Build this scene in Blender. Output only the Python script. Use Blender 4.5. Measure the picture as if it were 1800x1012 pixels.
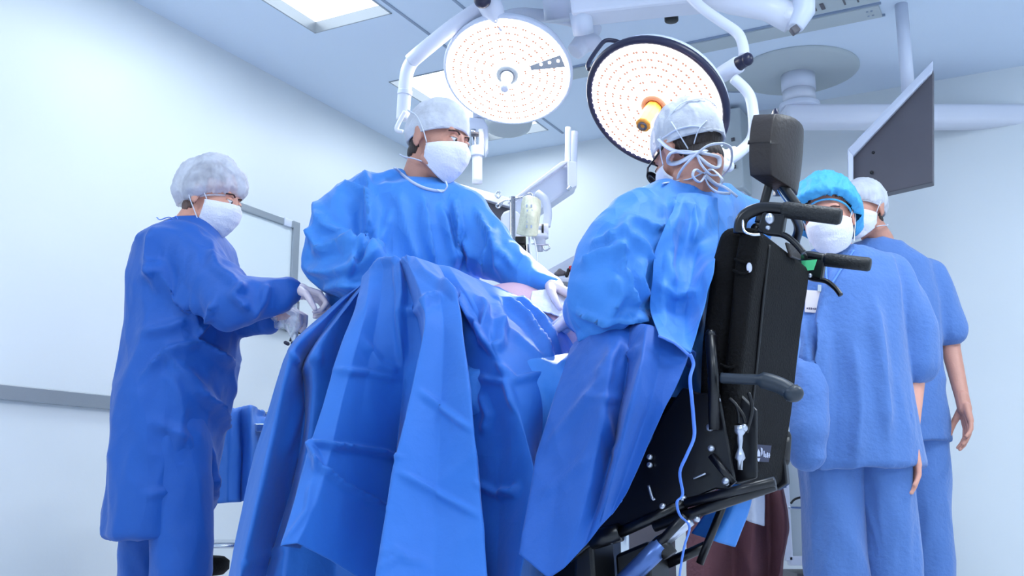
import bpy, bmesh, math, random
import numpy as np
from mathutils import Vector, Matrix
from mathutils.bvhtree import BVHTree
random.seed(7); np.random.seed(7)
for o in list(bpy.data.objects): bpy.data.objects.remove(o)
SC = bpy.context.scene; COL = SC.collection

# ------------------------------------------------------------------ camera, world, lights, exposure
F = 1787.0; TH = math.radians(11.5); CT, ST = math.cos(TH), math.sin(TH); CAMZ = 0.6
cam = bpy.data.cameras.new('camera'); cam.sensor_width = 36; cam.lens = F/1800*36; cam.clip_start = .05
co = bpy.data.objects.new('camera', cam); COL.objects.link(co)
co.location = (0, 0, CAMZ); co.rotation_euler = (math.pi/2 + TH, 0, 0); SC.camera = co
SC.view_settings.view_transform = 'Standard'; SC.view_settings.look = 'None'
SC.view_settings.gamma = 1; SC.view_settings.use_curve_mapping = False
SC.view_settings.exposure = 0.12
w = bpy.data.worlds.new('world'); SC.world = w; w.use_nodes = True
w.node_tree.nodes['Background'].inputs[0].default_value = (.62, .80, 1, 1)
w.node_tree.nodes['Background'].inputs[1].default_value = 0.35

def ray(px, py):
    v = 506 - py
    return Vector(((px - 900), F*CT - v*ST, F*ST + v*CT))
def P(px, py, d):                       # a pixel and a distance into the room
    r = ray(px, py); t = d/r.y
    return Vector((r.x*t, d, CAMZ + r.z*t))
def plane_hit(px, py, n, c):            # where that sight line meets the plane p.n = c
    r = ray(px, py); o = Vector((0, 0, CAMZ)); n = Vector(n)
    return o + r*((c - o.dot(n))/r.dot(n))
def ppm(d): return F/(d*CT + .2)

# room frame: U to the right along the back wall, W from the back wall towards the viewer
RC = Vector((-0.515, 6.93, 0)); RU = Vector((.887, -.4617, 0)); RW = Vector((-.4617, -.887, 0))
ROOM = Matrix(((RU.x, RW.x, 0, RC.x), (RU.y, RW.y, 0, RC.y), (0, 0, 1, 0), (0, 0, 0, 1)))
def R(u, w_, z): return RC + RU*u + RW*w_ + Vector((0, 0, z))
CEIL = 2.9
SITE = P(985, 532, 2.9)

PANELS = [(.55, 2.11, .47, 1.15), (.53, .30, .47, 1.12), (1.0, 5.2, .47, 1.15), (3.4, 3.0, .47, 1.15), (4.6, 1.6, .47, 1.15), (3.4, 6.2, .47, 1.15), (5.0, 4.8, .47, 1.15)]
PANEL_POWER = [11, 10, 26, 30, 34, 30, 32]
def area_light(name, loc, rot, sx, sy, power, colr):
    l = bpy.data.lights.new(name, 'AREA'); l.shape = 'RECTANGLE'; l.size = sx; l.size_y = sy; l.energy = power; l.color = colr
    o = bpy.data.objects.new(name, l); COL.objects.link(o); o.location = loc; o.rotation_euler = rot; return o
for (u, w_, su, sw), pw in zip(PANELS, PANEL_POWER):
    area_light('ceiling_lamp', R(u + su/2, w_ + sw/2, CEIL - .03), (0, 0, math.atan2(RU.y, RU.x)), su, sw, pw, (.84, .93, 1))

# ------------------------------------------------------------------ materials
def lin(c):
    return tuple(((x/255)/12.92 if x/255 <= .04045 else ((x/255 + .055)/1.055)**2.4) for x in c)
def mat(name, rgb, rough=.5, metal=0, bump=0, bscale=40, var=.0, vscale=3, emit=None, estr=0, spec=.5, alpha=1, trans=0, sheen=0, stretch=None):
    m = bpy.data.materials.new(name); m.use_nodes = True; nt = m.node_tree; N = nt.nodes; L = nt.links
    b = N['Principled BSDF']; c = lin(rgb)
    b.inputs['Base Color'].default_value = (*c, 1); b.inputs['Roughness'].default_value = rough
    b.inputs['Metallic'].default_value = metal; b.inputs['Specular IOR Level'].default_value = spec
    b.inputs['Alpha'].default_value = alpha; b.inputs['Transmission Weight'].default_value = trans
    if sheen: b.inputs['Sheen Weight'].default_value = sheen
    tc = N.new('ShaderNodeTexCoord')
    src = tc.outputs['Object']
    if stretch:
        mp = N.new('ShaderNodeMapping'); mp.inputs['Scale'].default_value = stretch; L.new(src, mp.inputs['Vector']); src = mp.outputs[0]
    if var:
        n = N.new('ShaderNodeTexNoise'); n.inputs['Scale'].default_value = vscale; n.inputs['Detail'].default_value = 4
        L.new(src, n.inputs['Vector'])
        mx = N.new('ShaderNodeMix'); mx.data_type = 'RGBA'
        mx.inputs[6].default_value = (*[max(0, x*(1 - var)) for x in c], 1); mx.inputs[7].default_value = (*[min(1, x*(1 + var)) for x in c], 1)
        L.new(n.outputs['Fac'], mx.inputs[0]); L.new(mx.outputs[2], b.inputs['Base Color'])
    if bump:
        n = N.new('ShaderNodeTexNoise'); n.inputs['Scale'].default_value = bscale; n.inputs['Detail'].default_value = 5
        L.new(src, n.inputs['Vector'])
        bp = N.new('ShaderNodeBump'); bp.inputs['Strength'].default_value = bump; bp.inputs['Distance'].default_value = .01
        L.new(n.outputs['Fac'], bp.inputs['Height']); L.new(bp.outputs[0], b.inputs['Normal'])
    if emit:
        b.inputs['Emission Color'].default_value = (*lin(emit), 1); b.inputs['Emission Strength'].default_value = estr
    return m
def crumple(m, scale=7, dist=.02, strength=.5):           # faceted creases of stiff non-woven fabric
    nt = m.node_tree; N = nt.nodes; L = nt.links; b = N['Principled BSDF']
    g = N.new('ShaderNodeNewGeometry'); mp = N.new('ShaderNodeMapping'); mp.inputs['Scale'].default_value = (1, 1, .55); L.new(g.outputs['Position'], mp.inputs['Vector'])
    n = N.new('ShaderNodeTexNoise'); n.inputs['Scale'].default_value = 4; n.inputs['Detail'].default_value = 2; L.new(mp.outputs[0], n.inputs['Vector'])
    mx = N.new('ShaderNodeMix'); mx.data_type = 'VECTOR'; mx.inputs['Factor'].default_value = .16; L.new(mp.outputs[0], mx.inputs[4]); L.new(n.outputs['Color'], mx.inputs[5])
    prev = b.inputs['Normal'].links[0].from_socket if b.inputs['Normal'].links else None
    for sc, d in ((scale, dist), (scale*2.3, dist*.3)):
        v = N.new('ShaderNodeTexVoronoi'); v.feature = 'F1'; v.inputs['Scale'].default_value = sc; L.new(mx.outputs[1], v.inputs['Vector'])
        bp = N.new('ShaderNodeBump'); bp.inputs['Strength'].default_value = strength; bp.inputs['Distance'].default_value = d; L.new(v.outputs['Distance'], bp.inputs['Height'])
        if prev: L.new(prev, bp.inputs['Normal'])
        prev = bp.outputs[0]
    L.new(prev, b.inputs['Normal'])
def thin(name, rgb, cover, rough=.7, scale=300):          # gauzy see-through fabric
    m = mat(name, rgb, rough, bump=.3, bscale=120)
    nt = m.node_tree; N = nt.nodes; L = nt.links; b = N['Principled BSDF']; out = N['Material Output']
    t = N.new('ShaderNodeBsdfTransparent'); mx = N.new('ShaderNodeMixShader')
    n = N.new('ShaderNodeTexNoise'); n.inputs['Scale'].default_value = scale
    tc = N.new('ShaderNodeTexCoord'); L.new(tc.outputs['Object'], n.inputs['Vector'])
    mr = N.new('ShaderNodeMapRange'); mr.inputs['From Min'].default_value = .35; mr.inputs['From Max'].default_value = .65
    mr.inputs['To Min'].default_value = cover - .1; mr.inputs['To Max'].default_value = min(1, cover + .1)
    L.new(n.outputs['Fac'], mr.inputs['Value']); L.new(mr.outputs[0], mx.inputs[0])
    L.new(t.outputs[0], mx.inputs[1]); L.new(b.outputs[0], mx.inputs[2]); L.new(mx.outputs[0], out.inputs[0])
    return m
M = dict(
    ceiling=mat('ceiling_paint', (222, 236, 255), .7, bump=.05, bscale=60, var=.02),
    wall=mat('wall_paint', (226, 233, 238), .38, bump=.04, bscale=50, var=.02),
    floor=mat('floor_vinyl', (226, 231, 240), .35, var=.1, vscale=30),
    rail=mat('ceiling_rail_paint', (190, 200, 205), .5, var=.03),
    groove=mat('groove_grey', (150, 166, 190), .6),
    white=mat('white_enamel', (228, 232, 246), .28, var=.02),
    whiteb=mat('white_plastic', (214, 222, 240), .35, var=.02),
    alu=mat('brushed_aluminium', (165, 172, 180), .35, .7, bump=.05, bscale=200),
    steel=mat('polished_steel', (205, 210, 218), .18, 1),
    board=mat('whiteboard_surface', (228, 238, 242), .2, var=.01),
    navy=mat('dark_navy_cap', (28, 30, 60), .35),
    black=mat('black_plastic', (10, 10, 14), .38, var=.2, vscale=20),
    blackf=mat('black_padded_fabric', (8, 7, 9), .8, spec=.2, bump=.5, bscale=160, var=.3, vscale=15),
    blackm=mat('black_painted_metal', (9, 10, 18), .3, spec=.5),
    headrest=mat('dark_brown_vinyl', (46, 38, 36), .42, bump=.12, bscale=120),
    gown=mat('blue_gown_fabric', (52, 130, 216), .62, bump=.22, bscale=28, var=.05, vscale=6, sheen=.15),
    gownd=mat('deep_blue_and_shaded_gown_fabric', (12, 86, 176), .62, bump=.22, bscale=28, var=.06, vscale=6, sheen=.1),
    drape=mat('blue_drape_fabric', (33, 108, 198), .64, bump=.18, bscale=24, var=.05, vscale=5, sheen=.15),
    scrub=mat('blue_cotton_scrub', (82, 122, 188), .85, bump=.4, bscale=60, var=.06, vscale=8, sheen=.2),
    binding=mat('pale_neck_binding', (190, 200, 225), .7),
    skin=mat('skin', (200, 144, 126), .5, bump=.1, bscale=180, var=.10, vscale=25),
    skin2=mat('skin_fair', (222, 160, 140), .5, bump=.1, bscale=180, var=.10, vscale=25),
    hair=mat('dark_brown_hair', (52, 42, 40), .6, bump=.9, bscale=120, stretch=(1, 1, .2), var=.3, vscale=60),
    hairl=mat('light_brown_hair', (110, 88, 80), .6, bump=.9, bscale=120, stretch=(1, 1, .2), var=.3, vscale=60),
    brow=mat('eyebrow_hair', (70, 48, 42), .7, bump=.8, bscale=300),
    eye=mat('eye_white', (225, 222, 222), .15), iris=mat('iris_dark', (48, 38, 36), .1),
    lips=mat('lip_skin', (190, 110, 105), .45),
    mask=mat('white_mask_fabric', (236, 236, 246), .8, bump=.25, bscale=150, var=.02),
    tie=mat('white_tie_tape', (222, 228, 244), .75, bump=.2, bscale=150),
    capw=thin('white_cap_gauze', (226, 230, 242), .66, scale=18), capn=thin('white_bouffant_gauze', (224, 228, 242), .44, scale=22),
    capb=mat('blue_bouffant_fabric', (70, 170, 228), .6, bump=.3, bscale=90, var=.12, vscale=30),
    glove=mat('latex_glove', (222, 208, 216), .4, bump=.1, bscale=90, var=.03),
    film=thin('clear_plastic_film', (225, 232, 245), .3, rough=.15, scale=30),
    iv=thin('pale_yellow_fluid_bag', (226, 230, 205), .82, rough=.2, scale=20),
    dark=mat('dark_grey_screen_back', (92, 90, 98), .45, var=.12, vscale=6),
    maroon=mat('maroon_cloth', (112, 72, 80), .9, bump=.4, bscale=60, var=.1),
    cloth=mat('pale_grey_cloth', (190, 200, 220), .9, bump=.4, bscale=60),
    yellow=mat('yellow_fabric', (190, 180, 80), .8, bump=.2),
    red=mat('red_plastic', (190, 30, 50), .35),
    orange=mat('warm_orange_plastic', (240, 160, 60), .35, emit=(255, 170, 60), estr=.0),
    silver=mat('bolt_silver', (190, 196, 210), .3, .8),
    bluem=mat('steel_blue_tube', (80, 110, 170), .3, .5),
    grip=mat('rubber_grip', (12, 14, 18), .5, bump=.3, bscale=150),
    arm=mat('dark_slate_foam', (36, 46, 58), .4, bump=.1),
    led=mat('lamp_light_face', (255, 255, 255), .5, emit=(255, 250, 246), estr=11),
    leddot=mat('lamp_lens_dark', (120, 90, 85), .4, emit=(255, 190, 160), estr=.6),
    panel=mat('fluorescent_diffuser', (255, 255, 255), .5, emit=(240, 250, 255), estr=1.6),
    badge=mat('paper_badge', (232, 222, 222), .4, var=.05, vscale=60),
    ink=mat('dark_ink', (60, 55, 90), .6), logo=mat('white_print', (200, 205, 230), .5), navyp=mat('navy_print', (14, 18, 60), .5),
    tape=mat('blue_tie_tape', (92, 140, 235), .6, bump=.2, bscale=150),
)
crumple(M['gown'], 7, .045, .6); crumple(M['gownd'], 5.5, .04, .55); crumple(M['drape'], 4.5, .032, .45)
M['patient'] = mat('patient_skin', (216, 176, 190), .45, bump=.1, bscale=90, var=.05)
M['lens'] = mat('spectacle_lens', (30, 34, 48), .1)
M['greenlabel'] = mat('green_label', (90, 220, 150), .5)

# ------------------------------------------------------------------ object helpers
def link(name, me, m=None, parent=None, smooth=True):
    o = bpy.data.objects.new(name, me); COL.objects.link(o)
    if m and not me.materials: me.materials.append(m)
    if smooth and me.polygons: me.polygons.foreach_set('use_smooth', [True]*len(me.polygons))
    if parent:
        o.parent = parent; o.matrix_parent_inverse = parent.matrix_basis.inverted()
    return o
def obj(name, bm, m, parent=None, smooth=True, bevel=0):
    me = bpy.data.meshes.new(name); bmesh.ops.recalc_face_normals(bm, faces=bm.faces); bm.to_mesh(me); bm.free()
    o = link(name, me, m, parent, smooth)
    if bevel:
        b = o.modifiers.new('bevel', 'BEVEL'); b.width = bevel; b.segments = 2; b.limit_method = 'ANGLE'; b.angle_limit = math.radians(35)
    return o
def thing(name, label, cat, loc=(0, 0, 0), group=None, rotz=0):
    o = bpy.data.objects.new(name, None); COL.objects.link(o); o.location = loc; o.rotation_euler = (0, 0, rotz)
    o.matrix_basis = Matrix.Translation(loc) @ Matrix.Rotation(rotz, 4, 'Z')
    o['label'] = label; o['category'] = cat; o.empty_display_size = .05
    if group: o['group'] = group
    return o
def tag(o, label, cat, group=None):
    o['label'] = label; o['category'] = cat
    if group: o['group'] = group
    return o
def st(o): o['kind'] = 'structure'; return o
def bx(bm, c, s, rot=None, mtx=None):
    m = Matrix.Translation(Vector(c)) @ (rot.to_4x4() if rot else Matrix.Identity(4)) @ Matrix.Diagonal((*s, 1))
    if mtx: m = mtx @ m
    bmesh.ops.create_cube(bm, size=1, matrix=m); return bm
def sphere(bm, c, r, rot=None, seg=20):
    r = (r, r, r) if isinstance(r, (int, float)) else r
    m = Matrix.Translation(Vector(c)) @ (rot.to_4x4() if rot else Matrix.Identity(4)) @ Matrix.Diagonal((*r, 1))
    bmesh.ops.create_uvsphere(bm, u_segments=seg, v_segments=seg//2 + 2, radius=1, matrix=m); return bm
def frame(d):
    d = Vector(d).normalized(); a = Vector((0, 0, 1)) if abs(d.z) < .9 else Vector((1, 0, 0))
    x = d.cross(a).normalized(); y = d.cross(x).normalized(); return x, y, d
def tube(bm, pts, r, seg=12, cap=True, flat=1.0):
    pts = [Vector(p) for p in pts]; n = len(pts); rs = r if isinstance(r, (list, tuple)) else [r]*n
    rings = []; px_ = None
    for i, p in enumerate(pts):
        t = (pts[min(i + 1, n - 1)] - pts[max(i - 1, 0)]).normalized()
        if px_ is None: x, y, _ = frame(t)
        else:
            x = (px_ - t*px_.dot(t)).normalized(); y = t.cross(x)
        px_ = x
        rings.append([bm.verts.new(p + (x*math.cos(2*math.pi*k/seg) + y*math.sin(2*math.pi*k/seg)*flat)*rs[i]) for k in range(seg)])
    for a, b in zip(rings, rings[1:]):
        for k in range(seg): bm.faces.new((a[k], a[(k + 1) % seg], b[(k + 1) % seg], b[k]))
    if cap:
        bm.faces.new(rings[0][::-1]); bm.faces.new(rings[-1])
    return bm
def cone(bm, a, b, ra, rb, seg=16):                     # round-ended tapered limb
    a, b = Vector(a), Vector(b)
    tube(bm, [a, b], [ra, rb], seg); sphere(bm, a, ra*.999, seg=seg); sphere(bm, b, rb*.999, seg=seg); return bm
def smooth_path(pts, n=6):
    pts = [Vector(p) for p in pts]; out = []
    q = [pts[0]] + pts + [pts[-1]]
    for i in range(1, len(q) - 2):
        for k in range(n):
            t = k/n; p0, p1, p2, p3 = q[i - 1], q[i], q[i + 1], q[i + 2]
            out.append(.5*((2*p1) + (p2 - p0)*t + (2*p0 - 5*p1 + 4*p2 - p3)*t*t + (3*p1 - p0 - 3*p2 + p3)*t**3))
    out.append(pts[-1]); return out
def curve(bm, pts, r, seg=12, n=6, flat=1.0):
    return tube(bm, smooth_path(pts, n), r, seg, flat=flat)
def cyl(bm, a, b, r, seg=24): return tube(bm, [a, b], r, seg)
def ring(bm, c, axis, r, t, seg=48, ts=8):
    x, y, _ = frame(axis); pts = [Vector(c) + (x*math.cos(a) + y*math.sin(a))*r for a in [2*math.pi*k/seg for k in range(seg)]]
    R_ = []
    for k, p in enumerate(pts):
        o_ = (p - Vector(c)).normalized(); z = Vector(axis).normalized()
        R_.append([bm.verts.new(p + (o_*math.cos(2*math.pi*j/ts) + z*math.sin(2*math.pi*j/ts))*t) for j in range(ts)])
    for k in range(seg):
        a, b = R_[k], R_[(k + 1) % seg]
        for j in range(ts): bm.faces.new((a[j], a[(j + 1) % ts], b[(j + 1) % ts], b[j]))
    return bm
def lathe(bm, c, axis, prof, seg=48):                   # prof: (radius, height along the axis)
    x, y, z = frame(axis); c = Vector(c); rings = []
    for r, h in prof:
        rings.append([bm.verts.new(c + z*h + (x*math.cos(2*math.pi*k/seg) + y*math.sin(2*math.pi*k/seg))*max(r, 1e-4)) for k in range(seg)])
    for a, b in zip(rings, rings[1:]):
        for k in range(seg): bm.faces.new((a[k], a[(k + 1) % seg], b[(k + 1) % seg], b[k]))
    bm.faces.new(rings[0][::-1]); bm.faces.new(rings[-1]); return bm
def loft(bm, rings, seg=32):                            # rings: (centre, rx, ry, yaw)
    vs = []
    for c, rx, ry, yaw in rings:
        c = Vector(c); cy, sy = math.cos(yaw), math.sin(yaw)
        vs.append([bm.verts.new(c + Vector((rx*math.cos(a)*cy - ry*math.sin(a)*sy, rx*math.cos(a)*sy + ry*math.sin(a)*cy, 0))) for a in [2*math.pi*k/seg for k in range(seg)]])
    for a, b in zip(vs, vs[1:]):
        for k in range(seg): bm.faces.new((a[k], a[(k + 1) % seg], b[(k + 1) % seg], b[k]))
    bm.faces.new(vs[0][::-1]); bm.faces.new(vs[-1]); return bm
def prism(bm, poly, depth):                             # poly: 3-D points, depth: Vector
    a = [bm.verts.new(p) for p in poly]; b = [bm.verts.new(Vector(p) + depth) for p in poly]; n = len(poly)
    bm.faces.new(a); bm.faces.new(b[::-1])
    for k in range(n): bm.faces.new((a[k], b[k], b[(k + 1) % n], a[(k + 1) % n]))
    return bm

# ---- smooth noise in numpy
def vnoise(p, seed=0):
    seed = int(seed)
    p = p + seed*17.31; i = np.floor(p).astype(np.int64); f = p - i; f = f*f*(3 - 2*f)
    def h(a, b, c):
        n = (a*374761393 + b*668265263 + c*2147483647 + seed*974711) & 0xffffffff
        n = ((n ^ (n >> 13))*1274126177) & 0xffffffff
        n = (n ^ (n >> 16)) & 0xffffffff
        return n/4294967295.0
    x, y, z = i[:, 0], i[:, 1], i[:, 2]; r = 0
    for dx in (0, 1):
        for dy in (0, 1):
            for dz in (0, 1):
                wt = (f[:, 0] if dx else 1 - f[:, 0])*(f[:, 1] if dy else 1 - f[:, 1])*(f[:, 2] if dz else 1 - f[:, 2])
                r = r + wt*h(x + dx, y + dy, z + dz)
    return r
def ridged(p, seed=0): return 1 - np.abs(2*vnoise(p, seed) - 1)*1.6
def get_co(me):
    a = np.empty(len(me.vertices)*3); me.vertices.foreach_get('co', a); return a.reshape(-1, 3)
def get_no(me):
    a = np.empty(len(me.vertices)*3, dtype=np.float32); me.vertex_normals.foreach_get('vector', a); return a.reshape(-1, 3).astype(float)
def set_co(me, c): me.vertices.foreach_set('co', c.ravel()); me.update()
def project(c):
    x, y, z = c[:, 0], c[:, 1], c[:, 2] - CAMZ
    fw = y*CT + z*ST; up = -y*ST + z*CT
    return np.stack([900 + F*x/fw, 506 - F*up/fw], 1)
def wrinkle(me, amp=.006, freq=6, seed=1, stretch=(1, 1, .6), fine=.3, mask=None):
    c = get_co(me); n = get_no(me); q = c*np.array(stretch)*freq
    wq = np.stack([vnoise(q*.5, seed + 5), vnoise(q*.5, seed + 6), vnoise(q*.5, seed + 7)], 1)*1.6
    d = (ridged(q + wq, seed) - .5)*amp + (ridged(q*2.7 + wq*2, seed + 2) - .5)*amp*fine
    if mask is not None: d = d*mask
    set_co(me, c + n*d[:, None])
def creases(me, lines, facing=True):
    """lines: (points in photo pixels, height in metres, width in px, side) - raised folds at those places of the cloth"""
    c = get_co(me); n = get_no(me); q = project(c)
    view = np.array([0, 0, CAMZ]) - c; view /= np.linalg.norm(view, axis=1)[:, None]
    face = np.clip((n*view).sum(1)*3, 0, 1) if facing else 1
    tot = np.zeros(len(c))
    for pts, amp, wd, side in lines:
        best = np.full(len(c), 1e9); sg = np.ones(len(c)); tt = np.zeros(len(c)); L = len(pts) - 1
        for i in range(L):
            a, b = np.array(pts[i], float), np.array(pts[i + 1], float); ab = b - a
            t = np.clip(((q - a)@ab)/(ab@ab), 0, 1); e = q - (a + t[:, None]*ab); d = np.hypot(e[:, 0], e[:, 1])
            cr = ab[0]*e[:, 1] - ab[1]*e[:, 0]; k = d < best
            best[k] = d[k]; sg[k] = np.sign(cr[k]); tt[k] = (i + t[k])/L
        ww = np.full(len(c), float(wd))
        if side: ww = np.where(sg*side > 0, wd, wd*.22)
        pr = np.clip(1 - best/ww, 0, 1); pr = pr*(.55 + .45*pr)
        taper = np.clip(np.minimum(tt, 1 - tt)*5 + .25, 0, 1)
        tot += 1.6*amp*pr*taper
    set_co(me, c + n*(tot*face)[:, None])
def relax(me, it=2, f=.4):
    c = get_co(me); e = np.empty(len(me.edges)*2, dtype=np.int64); me.edges.foreach_get('vertices', e); e = e.reshape(-1, 2)
    cnt = np.bincount(e.ravel(), minlength=len(c)).astype(float); cnt[cnt == 0] = 1
    for _ in range(it):
        s = np.zeros_like(c)
        for k in range(3):
            s[:, k] = np.bincount(e[:, 0], c[e[:, 1], k], len(c)) + np.bincount(e[:, 1], c[e[:, 0], k], len(c))
        c = c + (s/cnt[:, None] - c)*f
    set_co(me, c)
def remesh(bm, voxel, smooth=6, fac=.5):                # merge overlapping solids into one continuous skin
    bmesh.ops.recalc_face_normals(bm, faces=bm.faces)
    me = bpy.data.meshes.new('t'); bm.to_mesh(me); bm.free(); o = bpy.data.objects.new('t', me); COL.objects.link(o)
    r = o.modifiers.new('r', 'REMESH'); r.mode = 'VOXEL'; r.voxel_size = voxel
    dg = bpy.context.evaluated_depsgraph_get(); dg.update()
    out = bpy.data.meshes.new_from_object(o.evaluated_get(dg)); bpy.data.objects.remove(o)
    relax(out, smooth, fac); return out
def bvh_of(me):
    return BVHTree.FromPolygons([v.co.copy() for v in me.vertices], [tuple(p.vertices) for p in me.polygons])
def onto(bvh, px, py, off=.01, fallback=2.5):           # the surface point seen at that pixel, lifted a little
    d = ray(px, py).normalized(); h = bvh.ray_cast(Vector((0, 0, CAMZ)), d)
    if h[0] is None: return P(px, py, fallback)
    return h[0] - d*off

def catmull(p0, p1, p2, p3, t): return .5*((2*p1) + (p2 - p0)*t + (2*p0 - 5*p1 + 4*p2 - p3)*t*t + (3*p1 - p0 - 3*p2 + p3)*t**3)
def sheet(name, cols, m, parent=None, rows=90, per=10, amp=.003, freq=7, seed=3, lines=(), sm=2, thick=.0015, tan=1.0, back=None, world=False):
    """a hanging cloth: cols are fold lines (crest, valley, ...) from top to bottom, each a list of (px, py, distance)"""
    C = []
    for col in cols:
        pts = [np.array(p if world else P(*p)) for p in col]
        if back: pts = [pts[0] + np.array(b_) for b_ in back[::-1]] + pts
        n = len(pts); q = [2*pts[0] - pts[1]] + pts + [2*pts[-1] - pts[-2]]; out = []
        for k in range(rows + 1):
            s = k/rows*(n - 1); i = min(int(s), n - 2); t = s - i
            a = catmull(q[i], q[i + 1], q[i + 2], q[i + 3], t); b = q[i + 1]*(1 - t) + q[i + 2]*t
            out.append(a*.7 + b*.3)
        C.append(np.array(out))
    V = []
    for a in range(len(C) - 1):
        k0, k1, k2, k3 = C[max(a - 1, 0)], C[a], C[a + 1], C[min(a + 2, len(C) - 1)]
        for k in range(per):
            t = k/per; li = k1*(1 - t) + k2*t; cu = catmull(k0, k1, k2, k3, t); V.append(li*(1 - .35*tan) + cu*.35*tan)
    V.append(C[-1]); V = np.array(V); nc, nr = V.shape[:2]
    me = bpy.data.meshes.new(name); f = []
    for i in range(nc - 1):
        for j in range(nr - 1): f.append((i*nr + j, i*nr + j + 1, (i + 1)*nr + j + 1, (i + 1)*nr + j))
    me.from_pydata(V.reshape(-1, 3).tolist(), [], f); me.update()
    # face the camera side
    n = get_no(me); c = get_co(me)
    if (n*(np.array([0, 0, CAMZ]) - c)).sum() < 0: me.flip_normals(); me.update()
    relax(me, sm, .35); wrinkle(me, amp, freq, seed)
    if lines: creases(me, lines); relax(me, 1, .35)
    o = link(name, me, m, parent)
    if thick:
        s = o.modifiers.new('thickness', 'SOLIDIFY'); s.thickness = thick; s.offset = 1
    return o

# ================================================================== THE ROOM
def room_box(name, lo, hi, m, **k):
    bm = bmesh.new(); lo, hi = Vector(lo), Vector(hi); bx(bm, (lo + hi)/2, hi - lo, mtx=ROOM); return obj(name, bm, m, smooth=False, **k)
RX, RY = 6.3, 8.6
st(room_box('floor', (-.15, -.15, -.1), (RX + .15, RY + .15, 0), M['floor']))
st(room_box('wall_left', (-.12, -.12, 0), (0, RY + .12, CEIL), M['wall']))
st(room_box('wall_back', (0, -.12, 0), (RX + .12, 0, CEIL), M['wall']))
st(room_box('wall_right', (RX, 0, 0), (RX + .12, RY + .12, CEIL), M['wall']))
st(room_box('wall_front', (0, RY, 0), (RX, RY + .12, CEIL), M['wall']))
st(room_box('baseboard_left', (0, 0, 0), (.015, RY, .1), M['rail']))
st(room_box('baseboard_back', (.015, 0, 0), (RX, .015, .1), M['rail']))
def wall_left_at(px, py): return plane_hit(px, py, (-.887, .4617, 0), RC.dot(Vector((-.887, .4617, 0))))
def to_room(p):
    q = Vector(p) - RC; return q.dot(RU), q.dot(RW), p.z
# ceiling: one slab with square openings for the recessed lights
def ceiling():
    us = sorted({-.15, RX + .15, *[p[0] for p in PANELS], *[p[0] + p[2] for p in PANELS]})
    ws = sorted({-.15, RY + .15, *[p[1] for p in PANELS], *[p[1] + p[3] for p in PANELS]})
    bm = bmesh.new()
    for a, b in zip(us, us[1:]):
        for c, d in zip(ws, ws[1:]):
            m_ = ((a + b)/2, (c + d)/2)
            if any(p[0] < m_[0] < p[0] + p[2] and p[1] < m_[1] < p[1] + p[3] for p in PANELS): continue
            vs = [bm.verts.new(R(*q)) for q in ((a, c, CEIL), (b, c, CEIL), (b, d, CEIL), (a, d, CEIL))]; bm.faces.new(vs)
    bmesh.ops.remove_doubles(bm, verts=bm.verts, dist=1e-4)
    o = obj('ceiling', bm, M['ceiling'], smooth=False); s = o.modifiers.new('t', 'SOLIDIFY'); s.thickness = .15
    n = o.data.polygons[0].normal.z; s.offset = -1 if n < 0 else 1
    return st(o)
ceiling()
LBL = ['large square recessed fluorescent light at the upper left of the ceiling', 'recessed fluorescent light partly behind the left surgical lamp']
for i, (u, w_, su, sw) in enumerate(PANELS):
    lab = LBL[i] if i < 2 else 'recessed fluorescent ceiling light outside the picture'
    t = thing('ceiling_light', lab, 'ceiling light', R(u + su/2, w_ + sw/2, CEIL), group=None if i < 2 else 'ceiling lights outside the picture')
    bm = bmesh.new()
    for a, b in (((u, w_), (u + .008, w_ + sw)), ((u + su - .008, w_), (u + su, w_ + sw)), ((u, w_), (u + su, w_ + .008)), ((u, w_ + sw - .008), (u + su, w_ + sw))):
        bx(bm, ((a[0] + b[0])/2, (a[1] + b[1])/2, CEIL + .035), (b[0] - a[0], b[1] - a[1], .078), mtx=ROOM)
    obj('frame', bm, M['alu'], t, smooth=False)
    bm = bmesh.new(); bx(bm, (u + su/2, w_ + sw/2, CEIL + .06), (su - .016, sw - .016, .012), mtx=ROOM); obj('diffuser', bm, M['panel'], t, smooth=False)
# grooves and the access rail across the ceiling
for n, (lo, hi) in enumerate((((1.05, .2, CEIL - .004), (1.065, 4.2, CEIL + .002)), ((1.35, 1.2, CEIL - .004), (1.365, 4.2, CEIL + .002)))):
    st(room_box('trim_%d' % (n + 1), lo, hi, M['groove']))
t = bpy.data.objects.new('trim_3', None); COL.objects.link(t); t['kind'] = 'structure'
for a, b in ((1.1, 2.1), (2.1, 3.14)):
    bm = bmesh.new(); bx(bm, ((a + b)/2, 1.06, CEIL - .008), (b - a - .006, .13, .018), mtx=ROOM); obj('cover_strip', bm, M['rail'], t, smooth=False, bevel=.003)
bm = bmesh.new()
for y in (.99, 1.13): bx(bm, (2.12, y, CEIL - .004), (2.06, .010, .012), mtx=ROOM)
obj('edge_strip', bm, M['groove'], t, smooth=False)
for u in (1.7, 2.1, 2.13, 3.08, 3.1):
    for y in (1.04, 1.09):
        bm = bmesh.new(); cyl(bm, R(u, y, CEIL - .0155), R(u, y, CEIL - .019), .006, 10); obj('screw', bm, M['groove'], t)
# service hatch above the rail at the right
t = bpy.data.objects.new('trim_4', None); COL.objects.link(t); t['kind'] = 'structure'
bm = bmesh.new(); bx(bm, (2.98, 1.32, CEIL - .008), (.34, .3, .018), mtx=ROOM); obj('plate', bm, M['rail'], t, smooth=False, bevel=.003)
for u in (2.86, 2.9, 3.0, 3.06):
    bm = bmesh.new(); bx(bm, (u, 1.25, CEIL - .019), (.018 if u < 2.95 else .008, .06, .006), mtx=ROOM); obj('slot', bm, M['dark'], t, smooth=False)
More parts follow.
